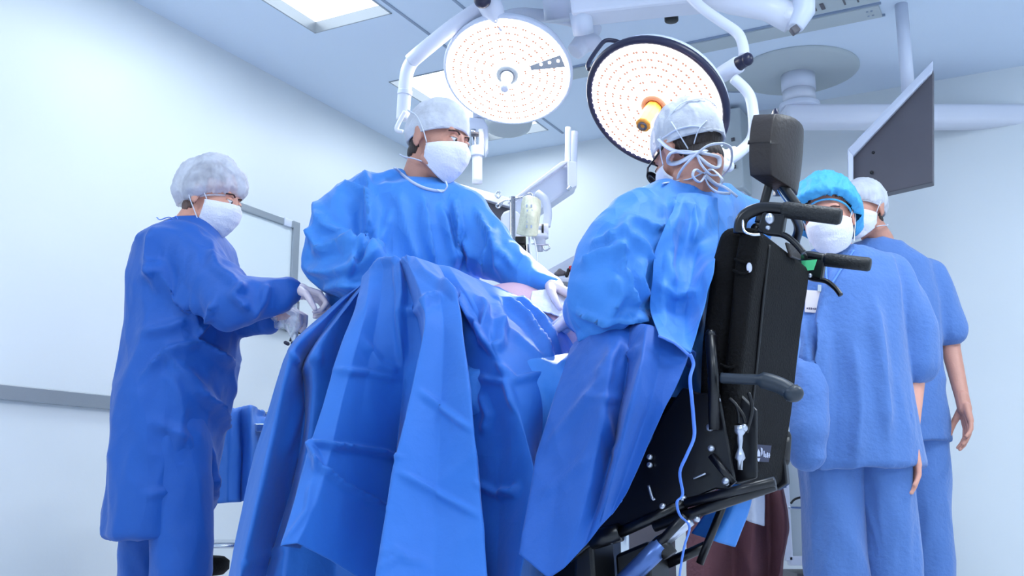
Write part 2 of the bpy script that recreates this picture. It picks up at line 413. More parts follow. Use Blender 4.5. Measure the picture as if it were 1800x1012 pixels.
# bumper rail on the left wall
q = to_room(wall_left_at(450, 733))
st(room_box('trim_5', (0, 0, q[2] - .03), (.03, RY, q[2] + .03), M['alu'], bevel=.004))

# ================================================================== PEOPLE (builders)
def head_frame(c, yaw, pitch=0, roll=0, s=1.0):
    return Matrix.Translation(c) @ Matrix.Rotation(math.radians(yaw), 4, 'Z') @ Matrix.Rotation(math.radians(pitch), 4, 'X') @ Matrix.Rotation(math.radians(roll), 4, 'Y') @ Matrix.Scale(s, 4)
def add_head(bm, H):
    sc = H.to_scale()[0]; R3 = H.to_3x3().normalized()
    S = lambda c, r: sphere(bm, H @ Vector(c), [x*sc for x in r] if isinstance(r, tuple) else r*sc, R3, seg=24)
    K = lambda a, b, ra, rb: cone(bm, H @ Vector(a), H @ Vector(b), ra*sc, rb*sc, 14)
    S((0, .015, .035), (.074, .094, .092)); S((0, -.03, -.02), (.062, .068, .085)); S((0, -.035, -.07), (.046, .055, .05))
    S((0, -.078, -.1), (.022, .018, .02))
    K((0, -.090, .022), (0, -.106, -.022), .008, .010); S((0, -.101, -.028), (.015, .011, .010))
    K((-.04, -.078, .03), (.04, -.078, .03), .011, .011)
    for x in (-1, 1):
        S((x*.042, -.068, -.022), (.02, .022, .02)); K((x*.052, -.015, -.07), (x*.028, -.07, -.095), .017, .016)
        S((x*.077, .012, -.008), (.007, .019, .033)); S((x*.079, .018, .012), (.009, .012, .014)); S((x*.077, .008, -.034), (.006, .008, .01))
        S((x*.03, -.086, -.003), (.02, .012, .013))
    K((-.018, -.09, -.062), (.018, -.09, -.062), .009, .009)
def dress_head(t, H, skin, eyes=True, hair='hair', glasses=False, closed=False):
    sc = H.to_scale()[0]; R3 = H.to_3x3().normalized(); Pn = lambda c: H @ Vector(c)
    S = lambda bm, c, r: sphere(bm, Pn(c), [x*sc for x in r] if isinstance(r, tuple) else r*sc, R3, seg=20)
    # hair: a shell over the skull reaching the nape and the sideburns
    bm = bmesh.new(); S(bm, (0, .02, .036), (.0775, .097, .095)); S(bm, (0, .040, -.045), (.056, .048, .045))
    bmesh.ops.delete(bm, geom=[v for v in bm.verts if (lambda q: q.y < -.02 + (.5*max(0, .03 - q.z)) and q.z < .055)(H.inverted() @ v.co) or (H.inverted() @ v.co).y < .01 and (H.inverted() @ v.co).z < -.02], context='VERTS')
    o = obj('hair', bm, M[hair], t); s = o.modifiers.new('t', 'SOLIDIFY'); s.thickness = .003
    for x in (-1, 1):
        bm = bmesh.new(); S(bm, (x*.03, -.0875, .003), .0125); e = obj('eye', bm, M['eye'], t)
        if not closed:
            bm = bmesh.new(); S(bm, (x*.03 + .001, -.0975, .002), (.0055, .0032, .0058)); obj('iris', bm, M['iris'], e)
        bm = bmesh.new(); S(bm, (x*.03, -.0872, .0045), (.0145, .0142, .0138))
        cut = -.004 if closed else .004
        bmesh.ops.delete(bm, geom=[v for v in bm.verts if (H.inverted() @ v.co).z < .003 + cut - (.0)], context='VERTS'); obj('eyelid', bm, skin, t)
        bm = bmesh.new(); curve(bm, [Pn((x*.014, -.094, .024)), Pn((x*.03, -.094, .029)), Pn((x*.05, -.078, .024))], .003*sc, 8, 5, flat=.8); obj('eyebrow', bm, M['brow'], t)
    if glasses:
        g = bmesh.new()
        for x in (-1, 1):
            ring(g, Pn((x*.033, -.118, .0)), R3 @ Vector((x*.15, -1, 0)), .024*sc, .002*sc, 24, 6)
            tube(g, [Pn((x*.057, -.112, .006)), Pn((x*.076, -.08, .006)), Pn((x*.082, .005, .008))], .0026*sc, 8)
        tube(g, [Pn((-.01, -.12, .004)), Pn((.01, -.12, .004))], .002*sc, 8)
        go = obj('glasses', g, M['black'], t)
        for x in (-1, 1):
            bm = bmesh.new(); a = R3 @ Vector((x*.15, -1, 0)); cyl(bm, Pn((x*.033, -.118, 0)), Pn((x*.033, -.118, 0)) + a.normalized()*.0015, .023*sc, 24); obj('lens', bm, M['lens'], go)
def shoes(t):
    body = [c for c in t.children if c.name.startswith('body')][0]; c = get_co(body.data); low = c[c[:, 2] < .2]
    mx = (low[:, 0].min() + low[:, 0].max())/2; my = (low[:, 1].min() + low[:, 1].max())/2
    split = 0 if np.ptp(low[:, 0]) > np.ptp(low[:, 1])*.9 else 1; cen = (mx, my)[split]
    for side in (0, 1):
        f = low[(low[:, split] < cen) == bool(side)]; f = f[f[:, 2] < .1]
        if len(f) < 10: continue
        a, b = f.min(0), f.max(0); ce = (a + b)/2; bm = bmesh.new(); sphere(bm, (ce[0], ce[1], .045), ((b[0] - a[0])/2 + .014, (b[1] - a[1])/2 + .016, .05), seg=20)
        for v in bm.verts: v.co.z = max(v.co.z, .006)
        obj('clog', bm, M['whiteb'], t)
def mask_mesh(t, H, style='ties', seed=1):
    """pleated mask over nose and chin, local face frame"""
    V = []; nu, nv = 40, 34
    prof = [(0, .110, .074, .0), (.15, .122, .074, -.014), (.35, .126, .075, -.035), (.6, .118, .072, -.07), (.85, .102, .065, -.102), (1, .080, .056, -.128)]
    me = bpy.data.meshes.new('mask')
    for j in range(nv + 1):
        v = j/nv
        for a, b in zip(prof, prof[1:]):
            if a[0] <= v <= b[0]: k = (v - a[0])/(b[0] - a[0]); k2 = k; yf, xr, z = [a[i]*(1 - k2) + b[i]*k2 for i in (1, 2, 3)]; break
        pl = .0028*(abs(((v*4.2) % 1) - .5)*2 - .5)*(1 if .12 < v < .88 else 0)
        for i in range(nu + 1):
            u = i/nu*2 - 1; a = u*math.radians(80)
            x = (xr + .003)*math.sin(a)**1 if a >= 0 else -(xr + .003)*math.sin(-a)
            y = -.0 - (yf + pl)*max(math.cos(a), 0)**.85 + .0
            g_ = 1.6 if style == 'ties' else 1; zz = z - .018*g_*(abs(u)**1.6)*(1 - v) + .030*g_*(abs(u)**1.8)*v
            if v < .2: y -= .008*math.exp(-(u/.12)**2)*(1 - v/.2)
            V.append(H @ Vector((x, y, zz)))
    Fc = [(j*(nu + 1) + i, j*(nu + 1) + i + 1, (j + 1)*(nu + 1) + i + 1, (j + 1)*(nu + 1) + i) for j in range(nv) for i in range(nu)]
    me.from_pydata([tuple(v) for v in V], [], Fc); me.update()
    c = get_co(me); wrinkle(me, .0025, 22, seed)
    o = link('mask', me, M['mask'], t); s = o.modifiers.new('t', 'SOLIDIFY'); s.thickness = .0012; s.offset = 0
    for x in (-1, 1):
        bm = bmesh.new()
        if style == 'ties':
            curve(bm, [H @ Vector(p) for p in ((x*.075, -.028, -.026), (x*.083, -.008, .01), (x*.083, .03, .05), (x*.06, .095, .075), (0, .122, .078))], .0032, 8, 5, flat=.5)
            b2 = bmesh.new(); curve(b2, [H @ Vector(p) for p in ((x*.058, -.02, -.082), (x*.070, .008, -.079), (x*.07, .05, -.075), (x*.04, .098, -.062), (0, .112, -.06))], .0036, 8, 5, flat=.5); obj('mask_tie', b2, M['tie'], o)
        else:
            curve(bm, [H @ Vector(p) for p in ((x*.073, -.032, -.016), (x*.082, -.01, .008), (x*.086, .028, .012), (x*.084, .03, -.02), (x*.076, .0, -.06), (x*.07, -.03, -.096))], .0016, 6, 5)
        obj('mask_tie' if style == 'ties' else 'ear_loop', bm, M['tie'], o)
    return o
def cap_mesh(t, H, m, puff=1.0, front=.05, back=-.04, amp=.004, freq=25, droop=0, seed=2, radii=(.084, .106, .1), ctr=(0, .016, .036), rim=True, name='cap'):
    bm = bmesh.new(); bmesh.ops.create_icosphere(bm, subdivisions=6, radius=1)
    def low(x, y): return front + (back - front)*min(1, max(0, (y + .1)/.2))
    for v in bm.verts:
        p = v.co; q = Vector((ctr[0] + p.x*radii[0]*puff, ctr[1] + p.y*radii[1]*puff, ctr[2] + p.z*radii[2]*puff))
        if q.y > 0: q.z -= droop*q.y/.1*.5; q.y += droop*.4
        v.co = q
    bmesh.ops.delete(bm, geom=[v for v in bm.verts if v.co.z < low(v.co.x, v.co.y) - .002], context='VERTS')
    for v in bm.verts:                                   # gather towards the rim
        h = v.co.z - low(v.co.x, v.co.y)
        if puff > 1.02 and h < .03:
            k = (1 - h/.03)**1.5; s = 1 - (1 - 1/puff)*k*.95; v.co.x *= s; v.co.y = ctr[1] + (v.co.y - ctr[1])*s
    me = bpy.data.meshes.new(name); bm.transform(H); bm.to_mesh(me); bm.free()
    wrinkle(me, amp, freq, seed, stretch=(1, 1, .45), fine=.5)
    o = link(name, me, m, t); s = o.modifiers.new('t', 'SOLIDIFY'); s.thickness = .0012; s.offset = 1
    if rim:
        pts = []
        for k in range(48):
            a = 2*math.pi*k/48; x, y = math.cos(a)*radii[0]*.985, ctr[1] + math.sin(a)*radii[1]*.985; z = low(x, y)
            cs = max(0, 1 - ((z - ctr[2])/radii[2])**2)**.5; x *= cs; y = ctr[1] + (y - ctr[1])*cs; pts.append(H @ Vector((x, y, low(x, y))))
        bm = bmesh.new(); tube(bm, pts + [pts[0]], .0035, 8, cap=False); obj('hem', bm, m, o)
    return o
def hand(name, t, wrist, d, palm, m, curl=.6, side=1, s=1.0, spread=.12, parent=None):
    """five-fingered hand: d points along the fingers, palm is the palm's outward normal, side +1/-1 where the thumb lies"""
    d = Vector(d).normalized(); n = Vector(palm); n = (n - d*n.dot(d)).normalized(); x = d.cross(n).normalized()*side; w0 = Vector(wrist)
    bm = bmesh.new(); K = lambda a, b, ra, rb: cone(bm, a, b, ra*s, rb*s, 12)
    K(w0 - d*.03*s, w0 + d*.02*s, .027, .027)
    for k in range(4):
        off = (.027 - .018*k)*s; kn = w0 + d*(.088 - .005*abs(k - 1))*s + x*off
        K(w0 + d*.015*s + x*off*.7, kn, .0155, .012)
        L = [.042, .047, .043, .034][k]*s; dr = (d + x*(spread*(1 - k*.7))).normalized(); a0 = kn; ang = 0
        for j, f in enumerate((1, .68, .52)):
            ang += curl*(.55, .95, .6)[j]; dd = (dr*math.cos(ang) + n*math.sin(ang)).normalized(); b0 = a0 + dd*L*f
            K(a0, b0, (.0102, .0092, .0084)[j], (.0092, .0084, .0072)[j]); a0 = b0
    t0 = w0 + d*.02*s + x*.024*s + n*.008*s; dd = (d*.62 + x*.6 + n*.35).normalized(); t1 = t0 + dd*.045*s; K(t0 - dd*.01*s, t1, .0165, .0125)
    dd = (d*.85 + x*.2 + n*(.3 + .4*curl)).normalized(); t2 = t1 + dd*.034*s; K(t1, t2, .0115, .0105); dd = (d*.9 - x*.1*curl + n*(.2 + .5*curl)).normalized(); K(t2, t2 + dd*.026*s, .0102, .0085)
    me = remesh(bm, .0028, 4, .45)
    return link(name, me, m, parent or t)
def neck(bm, H, base, r=.055):
    cone(bm, H @ Vector((0, .028, -.055)), base, r*.95, r*1.08, 20)

# ================================================================== PERSON 1: standing surgeon in the middle
def standing_surgeon():
    t = thing('person', 'standing surgeon in blue gown, white cap and mask, turning to the right at the table', 'person', (P(700, 506, 3.0).x, 3.02, 0))
    H = head_frame(P(768, 249, 2.98), 56, 15, 3, 1.0); d0 = 3.02
    sh_r, el_r, wr_r = P(640, 352, 3.0), P(578, 462, 2.92), P(690, 500, 2.78)
    sh_l, el_l, wr_l = P(818, 372, 3.0), P(880, 455, 2.92), P(950, 498, 2.82)
    X = P(700, 500, d0).x; chest = P(722, 400, d0)
    bm = bmesh.new(); add_head(bm, H); neck(bm, H, P(738, 318, 3.02))
    loft(bm, [((chest.x, d0, 1.52), .07, .06, 0), ((chest.x, d0, 1.46), .16, .09, .2), ((chest.x, d0, 1.38), .185, .11, .2), ((chest.x - .01, d0, 1.2), .165, .105, .2), ((X, d0, 1.05), .15, .1, .1), ((X, d0, .95), .165, .11, 0), ((X, d0, .85), .15, .1, 0)])
    for a, b, c in ((sh_r, el_r, wr_r), (sh_l, el_l, wr_l)): cone(bm, a, b, .05, .04); cone(bm, b, c, .038, .026)
    for x in (-1, 1):
        hp = Vector((X + x*.09, d0, .9)); kn = Vector((X + x*.1, d0 - .02, .48)); an = Vector((X + x*.1, d0 + .02, .09))
        cone(bm, hp, kn, .085, .055); cone(bm, kn, an, .055, .038); cone(bm, an + Vector((0, .0, -.045)), an + Vector((x*.02, -.14, -.055)), .034, .03)
    link('body', remesh(bm, .0055, 3, .4), M['skin'], t)
    dress_head(t, H, M['skin'], hair='hair'); mk = mask_mesh(t, H, 'ties', 3)
    c = cap_mesh(t, H, M['capw'], 1.0, .043, -.03, .0025, 22, seed=4, radii=(.084, .107, .103), ctr=(0, .012, .036))
    bm = bmesh.new(); curve(bm, [P(783, 318, 2.86), P(786, 328, 2.86), P(778, 337, 2.87), P(768, 333, 2.88)], .0022, 8); obj('loose_tie', bm, M['tie'], mk)
    # gown
    bm = bmesh.new()
    loft(bm, [(P(738, 318, 3.03), .074, .066, 0), (P(736, 323, 3.02), .11, .09, 0), (P(728, 338, 3.02), .19, .12, .15), ((chest.x - .0, d0, 1.38), .225, .145, .15), ((chest.x - .015, d0, 1.28), .225, .15, .1), ((chest.x - .03, d0, 1.12), .225, .155, 0), ((X, d0, .95), .24, .17, 0), ((X, d0, .7), .25, .19, 0), ((X, d0, .42), .27, .21, 0)], 40)
    cone(bm, P(650, 342, 3.0), P(600, 390, 2.97), .082, .092, 24); cone(bm, P(600, 390, 2.97), P(584, 458, 2.92), .092, .095, 24); cone(bm, P(584, 458, 2.92), P(640, 488, 2.84), .095, .085, 24); cone(bm, P(640, 488, 2.84), P(690, 500, 2.78), .085, .055, 24)
    cone(bm, P(700, 318, 3.0), P(650, 335, 3.0), .045, .06); cone(bm, P(770, 330, 3.0), P(815, 372, 3.0), .05, .08, 24)
    cone(bm, P(812, 378, 3.0), P(868, 448, 2.95), .082, .078, 24); cone(bm, P(868, 448, 2.95), P(930, 492, 2.86), .078, .055, 24); cone(bm, P(930, 492, 2.86), P(968, 501, 2.8), .056, .044, 24)
    me = remesh(bm, .0075, 5, .5)
    wrinkle(me, .017, 6, 5, stretch=(1, 1, .4), fine=.4)
    L = [(((600, 318), (655, 345), (655, 400), (640, 440), (612, 490)), .022, 18, 1), (((655, 350), (662, 420), (648, 470)), .018, 16, 0), (((562, 372), (572, 400), (615, 420), (620, 475)), .018, 15, 0),
         (((560, 440), (600, 432), (640, 440), (668, 458)), .026, 16, 1), (((545, 400), (560, 440), (575, 445)), .014, 12, 0), (((690, 365), (668, 440), (665, 470)), .015, 14, 0), (((745, 350), (752, 400), (765, 470)), .020, 16, 1), (((800, 352), (812, 400), (806, 470)), .02, 16, 1),
         (((775, 365), (790, 420), (796, 470)), .015, 12, 0), (((835, 372), (858, 420), (850, 480)), .02, 14, -1), (((868, 398), (872, 440), (880, 480)), .012, 12, 0), (((700, 340), (712, 400), (735, 470)), .014, 16, 0), (((850, 402), (868, 430), (905, 470)), .014, 12, 0),
         (((535, 470), (580, 478), (640, 470), (680, 455)), .018, 14, 0), (((570, 505), (600, 500), (640, 505)), .014, 12, 0), (((555, 350), (560, 390), (545, 430)), .012, 12, 0), (((640, 300), (648, 330), (652, 360)), .014, 12, 0), (((815, 420), (830, 450), (822, 480)), .012, 12, 0)]
    creases(me, L); relax(me, 1, .3); g = link('gown', me, M['gown'], t)
    bv = bvh_of(me)
    bm = bmesh.new(); curve(bm, [onto(bv, x, y, .002, 2.9) for x, y in ((694, 295), (704, 304), (720, 317), (740, 328), (760, 334), (780, 336))], .0048, 8, 6, flat=.7); obj('neck_binding', bm, M['binding'], g)
    hand('glove', t, P(966, 501, 2.8), (P(1010, 524, 2.76) - P(966, 501, 2.8)), (-.1, -.2, -1), M['glove'], .5, -1, 1.0)
    hand('glove', t, P(690, 502, 2.78), (1, .1, -.1), (0, 0, -1), M['glove'], .5, 1, .95)
    shoes(t)
    return t
standing_surgeon()

# ================================================================== PERSON 2: nurse at the left
def nurse():
    t = thing('person', 'nurse in profile at the left, bouffant cap, blue gown, unwrapping a packet', 'person', (P(330, 506, 3.1).x, 3.12, 0))
    d0 = 3.12; X = P(325, 500, d0).x
    H = head_frame(P(371, 349, 3.1), 78, 18, 0, .92)
    nb = P(333, 400, 3.12)
    shr, elr, wrr = P(345, 460, 2.99), P(405, 545, 2.88), P(518, 512, 2.92)
    shl, ell, wrl = P(352, 455, 3.24), P(410, 575, 3.2), P(500, 548, 3.02)
    bm = bmesh.new(); add_head(bm, H); neck(bm, H, nb, .05)
    loft(bm, [((nb.x, d0, 1.45), .07, .07, 0), ((nb.x - .0, d0, 1.36), .1, .16, 0), ((X + .01, d0, 1.2), .115, .16, 0), ((X, d0, 1.05), .11, .14, 0), ((X, d0, .93), .13, .16, 0), ((X, d0, .82), .12, .15, 0)])
    for a, b, c in ((shr, elr, wrr), (shl, ell, wrl)): cone(bm, a, b, .045, .036); cone(bm, b, c, .034, .024)
    for y, dx in ((-.09, .05), (.09, -.07)):
        hp = Vector((X, d0 + y, .85)); kn = Vector((X + dx, d0 + y, .46)); an = Vector((X + dx, d0 + y, .09))
        cone(bm, hp, kn, .08, .052); cone(bm, kn, an, .05, .036); cone(bm, an - Vector((0, 0, .045)), an + Vector((.14, 0, -.055)), .034, .03)
    link('body', remesh(bm, .0055, 3, .4), M['skin2'], t)
    dress_head(t, H, M['skin2'], hair='hairl'); mask_mesh(t, H, 'loops', 8)
    cap_mesh(t, H, M['capn'], 1.2, .03, -.055, .008, 26, droop=.02, seed=9, radii=(.083, .106, .1))
    bm = bmesh.new()
    loft(bm, [((nb.x + .01, d0, 1.445), .068, .075, 0), ((nb.x + .0, d0, 1.425), .10, .12, 0), ((nb.x - .01, d0, 1.37), .145, .19, 0), ((X + .0, d0, 1.26), .165, .2, 0), ((X + .005, d0, 1.12), .165, .19, 0), ((X + .0, d0, 1.0), .175, .2, 0), ((X - .015, d0, .88), .17, .22, 0), ((X - .03, d0, .7), .155, .21, 0), ((X - .03, d0, .55), .15, .2, 0), ((X - .035, d0, .478), .145, .195, 0)], 40)
    cone(bm, P(325, 440, 3.02), P(352, 475, 2.98), .09, .09, 24); cone(bm, P(352, 475, 2.98), P(405, 532, 2.88), .088, .078, 24); cone(bm, P(405, 532, 2.88), P(470, 524, 2.9), .078, .058, 24); cone(bm, P(470, 524, 2.9), P(518, 513, 2.92), .058, .04, 24)
    cone(bm, P(345, 450, 3.2), P(405, 560, 3.16), .08, .065, 24); cone(bm, P(405, 560, 3.16), P(470, 558, 3.06), .062, .045, 24)
    me = remesh(bm, .0085, 5, .5); wrinkle(me, .016, 6, 21, stretch=(1, 1, .6), fine=.35)
    L = [(((270, 400), (262, 460), (285, 520)), .018, 16, 0), (((250, 485), (282, 472), (300, 500), (335, 540), (350, 590)), .02, 18, 0), (((340, 600), (372, 560), (380, 530)), .02, 14, -1), (((430, 500), (410, 520), (440, 545)), .02, 14, 0), (((250, 585), (300, 575), (330, 560)), .014, 14, 0), (((365, 420), (380, 470), (420, 500)), .014, 14, 0),
         (((470, 500), (462, 530), (440, 560)), .014, 12, 0), (((250, 660), (300, 610), (350, 600), (415, 640)), .022, 20, 1), (((340, 680), (385, 720), (400, 760)), .016, 16, 1), (((370, 610), (400, 640), (412, 700)), .012, 14, 0), (((255, 870), (320, 860), (400, 840)), .008, 14, 0), (((362, 770), (372, 860), (385, 930)), .018, 18, -1), (((295, 610), (310, 640), (360, 690), (395, 740)), .016, 16, 0), (((270, 740), (330, 770), (345, 860)), .012, 20, 0), (((300, 640), (320, 720), (310, 800)), .012, 22, 0)]
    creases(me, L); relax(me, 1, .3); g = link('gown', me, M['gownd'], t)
    bm = bmesh.new()
    curve(bm, [P(318, 400, 3.0), P(300, 382, 3.0), P(282, 386, 3.0), P(276, 382, 3.01)], .003, 8, flat=.5); curve(bm, [P(318, 400, 3.0), P(302, 398, 2.99), P(288, 392, 2.99), P(306, 388, 2.99), P(318, 400, 3.0)], .0035, 8, flat=.5); curve(bm, [P(316, 404, 3.0), P(312, 384, 3.01), P(308, 380, 3.01)], .003, 8, flat=.5)
    obj('neck_tie', bm, M['tape'], g)
    for y, dx in ((-.09, .07), (.09, -.09)):          # scrub trousers
        bm = bmesh.new(); c = Vector((X, d0 + y, 0)); loft(bm, [(c + Vector((dx*.2, 0, .86)), .11, .11, 0), (c + Vector((dx*.8, 0, .6)), .095, .095, 0), (c + Vector((dx, 0, .4)), .088, .09, 0), (c + Vector((dx, 0, .06)), .08, .085, 0)], 28)
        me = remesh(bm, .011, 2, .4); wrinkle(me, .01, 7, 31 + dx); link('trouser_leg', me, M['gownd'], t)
    hand('glove', t, P(519, 509, 2.92), (1, .05, -.3), (0, -.25, -1), M['glove'], 1.25, -1, .92)
    hand('glove', t, P(474, 556, 3.05), (1, -.3, .2), (0, .1, -1), M['glove'], 1.2, 1, .9)
nurse(); shoes(bpy.data.objects['person.001'])
bmv = [[(478, 560, 2.98), (485, 575, 2.95), (505, 568, 2.95)], [(500, 545, 2.93), (505, 575, 2.9), (512, 600, 2.9)], [(515, 535, 2.9), (518, 570, 2.9), (520, 612, 2.9)], [(527, 530, 2.9), (526, 560, 2.9), (524, 600, 2.92)]]
tag(sheet('packet', bmv, M['film'], rows=30, per=8, amp=.012, freq=22, seed=2, thick=.0008), 'crumpled clear plastic packet hanging from the nurse\'s gloved hands', 'packet')

# ================================================================== PERSON 4 and 5: people behind the wheelchair at the right
def right_nurse():
    t = thing('person', 'woman in light blue scrubs with bright blue bouffant cap behind the wheelchair', 'person', (P(1490, 506, 3.42).x, 3.42, 0))
    d0 = 3.42; X = P(1490, 600, d0).x; H = head_frame(P(1456, 384, 3.36), -24, 10, -6, 1.0); nb = P(1480, 458, 3.42)
    bm = bmesh.new(); add_head(bm, H); neck(bm, H, nb, .05)
    sr, er, wr = P(1432, 500, 3.42), P(1402, 640, 3.4), P(1330, 690, 3.2); sl, el, wl = P(1568, 490, 3.45), P(1612, 640, 3.45), P(1600, 780, 3.35)
    loft(bm, [(nb + Vector((0, 0, .02)), .06, .06, 0), ((X - .0, d0, 1.37), .16, .09, 0), ((X, d0, 1.2), .155, .11, 0), ((X, d0, 1.02), .135, .1, 0), ((X, d0, .92), .16, .11, 0), ((X, d0, .82), .15, .1, 0)])
    for a, b, c in ((sr, er, wr), (sl, el, wl)): cone(bm, a, b, .042, .035); cone(bm, b, c, .033, .024)
    for x in (-1, 1):
        hp = Vector((X + x*.08, d0, .88)); kn = Vector((X + x*.09, d0, .47)); an = Vector((X + x*.09, d0, .09))
        cone(bm, hp, kn, .08, .052); cone(bm, kn, an, .05, .036); cone(bm, an - Vector((0, 0, .045)), an + Vector((x*.02, -.14, -.055)), .034, .03)
    link('body', remesh(bm, .0055, 3, .4), M['skin2'], t)
    dress_head(t, H, M['skin2'], hair='hairl'); mask_mesh(t, H, 'loops', 12)
    cap_mesh(t, H, M['capb'], 1.3, .066, -.07, .007, 30, droop=.1, seed=19, radii=(.086, .108, .1))
    bm = bmesh.new()
    loft(bm, [((nb.x + .01, d0, 1.435), .09, .08, 0), ((X - .0, d0, 1.39), .17, .11, 0), ((X, d0, 1.3), .195, .135, 0), ((X, d0, 1.15), .185, .145, 0), ((X, d0, 1.0), .19, .15, 0), ((X + .0, d0, .85), .205, .165, 0), ((X + .01, d0, .69), .215, .17, 0)], 36)
    cone(bm, P(1445, 492, 3.42), P(1415, 560, 3.4), .075, .078, 20); cone(bm, P(1415, 560, 3.4), P(1412, 640, 3.38), .078, .075, 20)
    cone(bm, P(1558, 485, 3.44), P(1605, 580, 3.44), .078, .08, 20); cone(bm, P(1605, 580, 3.44), P(1612, 640, 3.44), .08, .078, 20)
    me = remesh(bm, .009, 5, .5); wrinkle(me, .02, 5, 41, stretch=(1.4, 1, .35), fine=.3)
    creases(me, [(((1440, 560), (1446, 680), (1440, 820)), .03, 26, -1), (((1500, 600), (1512, 720), (1505, 810)), .012, 20, 0), (((1535, 520), (1550, 640), (1560, 760)), .016, 20, 0), (((1470, 470), (1450, 520), (1436, 600)), .015, 14, 0), (((1412, 560), (1420, 650), (1408, 720)), .018, 16, 0)])
    top = link('scrub_top', me, M['scrub'], t); bv = bvh_of(me)
    bm = bmesh.new(); curve(bm, [onto(bv, x, y, .003, 3.3) for x, y in ((1500, 440), (1480, 470), (1458, 500), (1452, 470), (1455, 448))], .006, 8, flat=.6); obj('neck_band', bm, M['tape'], top)
    # drooping sleeve / forearms side
    bm = bmesh.new(); cone(bm, P(1418, 660, 3.32), P(1418, 760, 3.26), .065, .075, 20); cone(bm, P(1418, 760, 3.26), P(1422, 800, 3.26), .072, .06, 20)
    me = remesh(bm, .009, 4, .5); wrinkle(me, .012, 7, 44); link('sleeve', me, M['scrub'], t)
    for x in (-1, 1):
        bm = bmesh.new(); c = Vector((X + x*.085, d0, 0)); loft(bm, [(c + Vector((0, 0, .86)), .125, .14, 0), (c + Vector((0, 0, .6)), .105, .12, 0), (c + Vector((0, 0, .35)), .098, .11, 0), (c + Vector((0, 0, .06)), .09, .1, 0)], 28)
        me = remesh(bm, .011, 2, .4); wrinkle(me, .014, 6, 51 + x, stretch=(1.4, 1, .4)); link('trouser_leg', me, M['scrub'], t)
    for a, b in ((wr, er), (wl, el)): hand('hand', t, a + Vector((0, -.01, .0)), ((-1, -.3, -.2) if a is wr else (.05, -.15, -1)), ((0, .2, -1) if a is wr else (-1, 0, 0)), M['skin2'], .35, 1 if a is wr else 1, .95)
    # badge
    b = thing('name_badge', 'white name badge clipped to the chest of the light blue scrubs', 'badge', onto(bv, 1432, 530, .01))
    p = onto(bv, 1432, 530, .012); m = Matrix.Translation(p) @ Matrix.Rotation(math.radians(8), 4, 'X') @ Matrix.Rotation(math.radians(4), 4, 'Y')
    bm = bmesh.new(); bx(bm, (0, 0, 0), (.062, .003, .074), mtx=m); obj('card', bm, M['badge'], b, smooth=False, bevel=.001)
    bm = bmesh.new()
    for k in range(8): bx(bm, (-.024 + k*.0065, -.002, -.024), (.004, .001, .007 if k % 3 else .005), mtx=m)
    obj('lettering', bm, M['ink'], b, smooth=False)
    bm = bmesh.new(); bx(bm, (.012, -.003, .046), (.012, .005, .022), mtx=m); obj('clip', bm, M['steel'], b, smooth=False)
right_nurse(); shoes(bpy.data.objects['person.002'])
def far_person():
    t = thing('person', 'masked person with white cap, farthest back at the right behind the scrub nurse', 'person', (P(1540, 506, 4.0).x, 4.02, 0))
    d0 = 4.02; X = P(1552, 500, d0).x; H = head_frame(P(1518, 370, 3.95), -52, 6, 0, .95); nb = P(1545, 425, 4.0)
    bm = bmesh.new(); add_head(bm, H); neck(bm, H, nb)
    loft(bm, [(nb, .06, .06, 0), ((X, d0, 1.5), .17, .1, -.3), ((X, d0, 1.3), .17, .11, -.3), ((X, d0, 1.1), .15, .1, -.3), ((X, d0, .9), .16, .11, -.3)])
    for x in (-1, 1):
        s = Vector((X + x*.19, d0, 1.48)); e = s + Vector((x*.06, 0, -.3)); h = e + Vector((-x*.02, -.12, -.24)); cone(bm, s, e, .05, .04); cone(bm, e, h, .038, .026)
        hp = Vector((X + x*.09, d0, .9)); kn = Vector((X + x*.1, d0, .48)); an = Vector((X + x*.1, d0, .09)); cone(bm, hp, kn, .085, .055); cone(bm, kn, an, .055, .038); cone(bm, an - Vector((0, 0, .045)), an + Vector((x*.02, -.14, -.055)), .034, .03)
        hand('hand', t, h, (0, -.3, -1), (-x, 0, 0), M['skin'], .4, x, 1)
    link('body', remesh(bm, .006, 3, .4), M['skin'], t)
    dress_head(t, H, M['skin']); mask_mesh(t, H, 'ties', 15); cap_mesh(t, H, M['capw'], 1.06, .04, -.03, .004, 25, seed=23)
    bm = bmesh.new(); loft(bm, [(nb, .09, .08, 0), ((X, d0, 1.52), .19, .12, -.3), ((X, d0, 1.35), .21, .14, -.3), ((X, d0, 1.1), .2, .14, -.3), ((X, d0, .8), .21, .16, -.3)], 32)
    for x in (-1, 1): cone(bm, Vector((X + x*.18, d0, 1.47)), Vector((X + x*.24, d0, 1.25)), .075, .08, 20)
    me = remesh(bm, .011, 4, .5); wrinkle(me, .014, 6, 61); link('scrub_top', me, M['scrub'], t)
    for x in (-1, 1):
        bm = bmesh.new(); c = Vector((X + x*.09, d0, 0)); loft(bm, [(c + Vector((0, 0, .9)), .12, .13, 0), (c + Vector((0, 0, .5)), .1, .11, 0), (c + Vector((0, 0, .06)), .09, .1, 0)], 24)
        me = remesh(bm, .013, 2, .4); wrinkle(me, .012, 6, 65 + x); link('trouser_leg', me, M['scrub'], t)
far_person(); shoes(bpy.data.objects['person.003'])

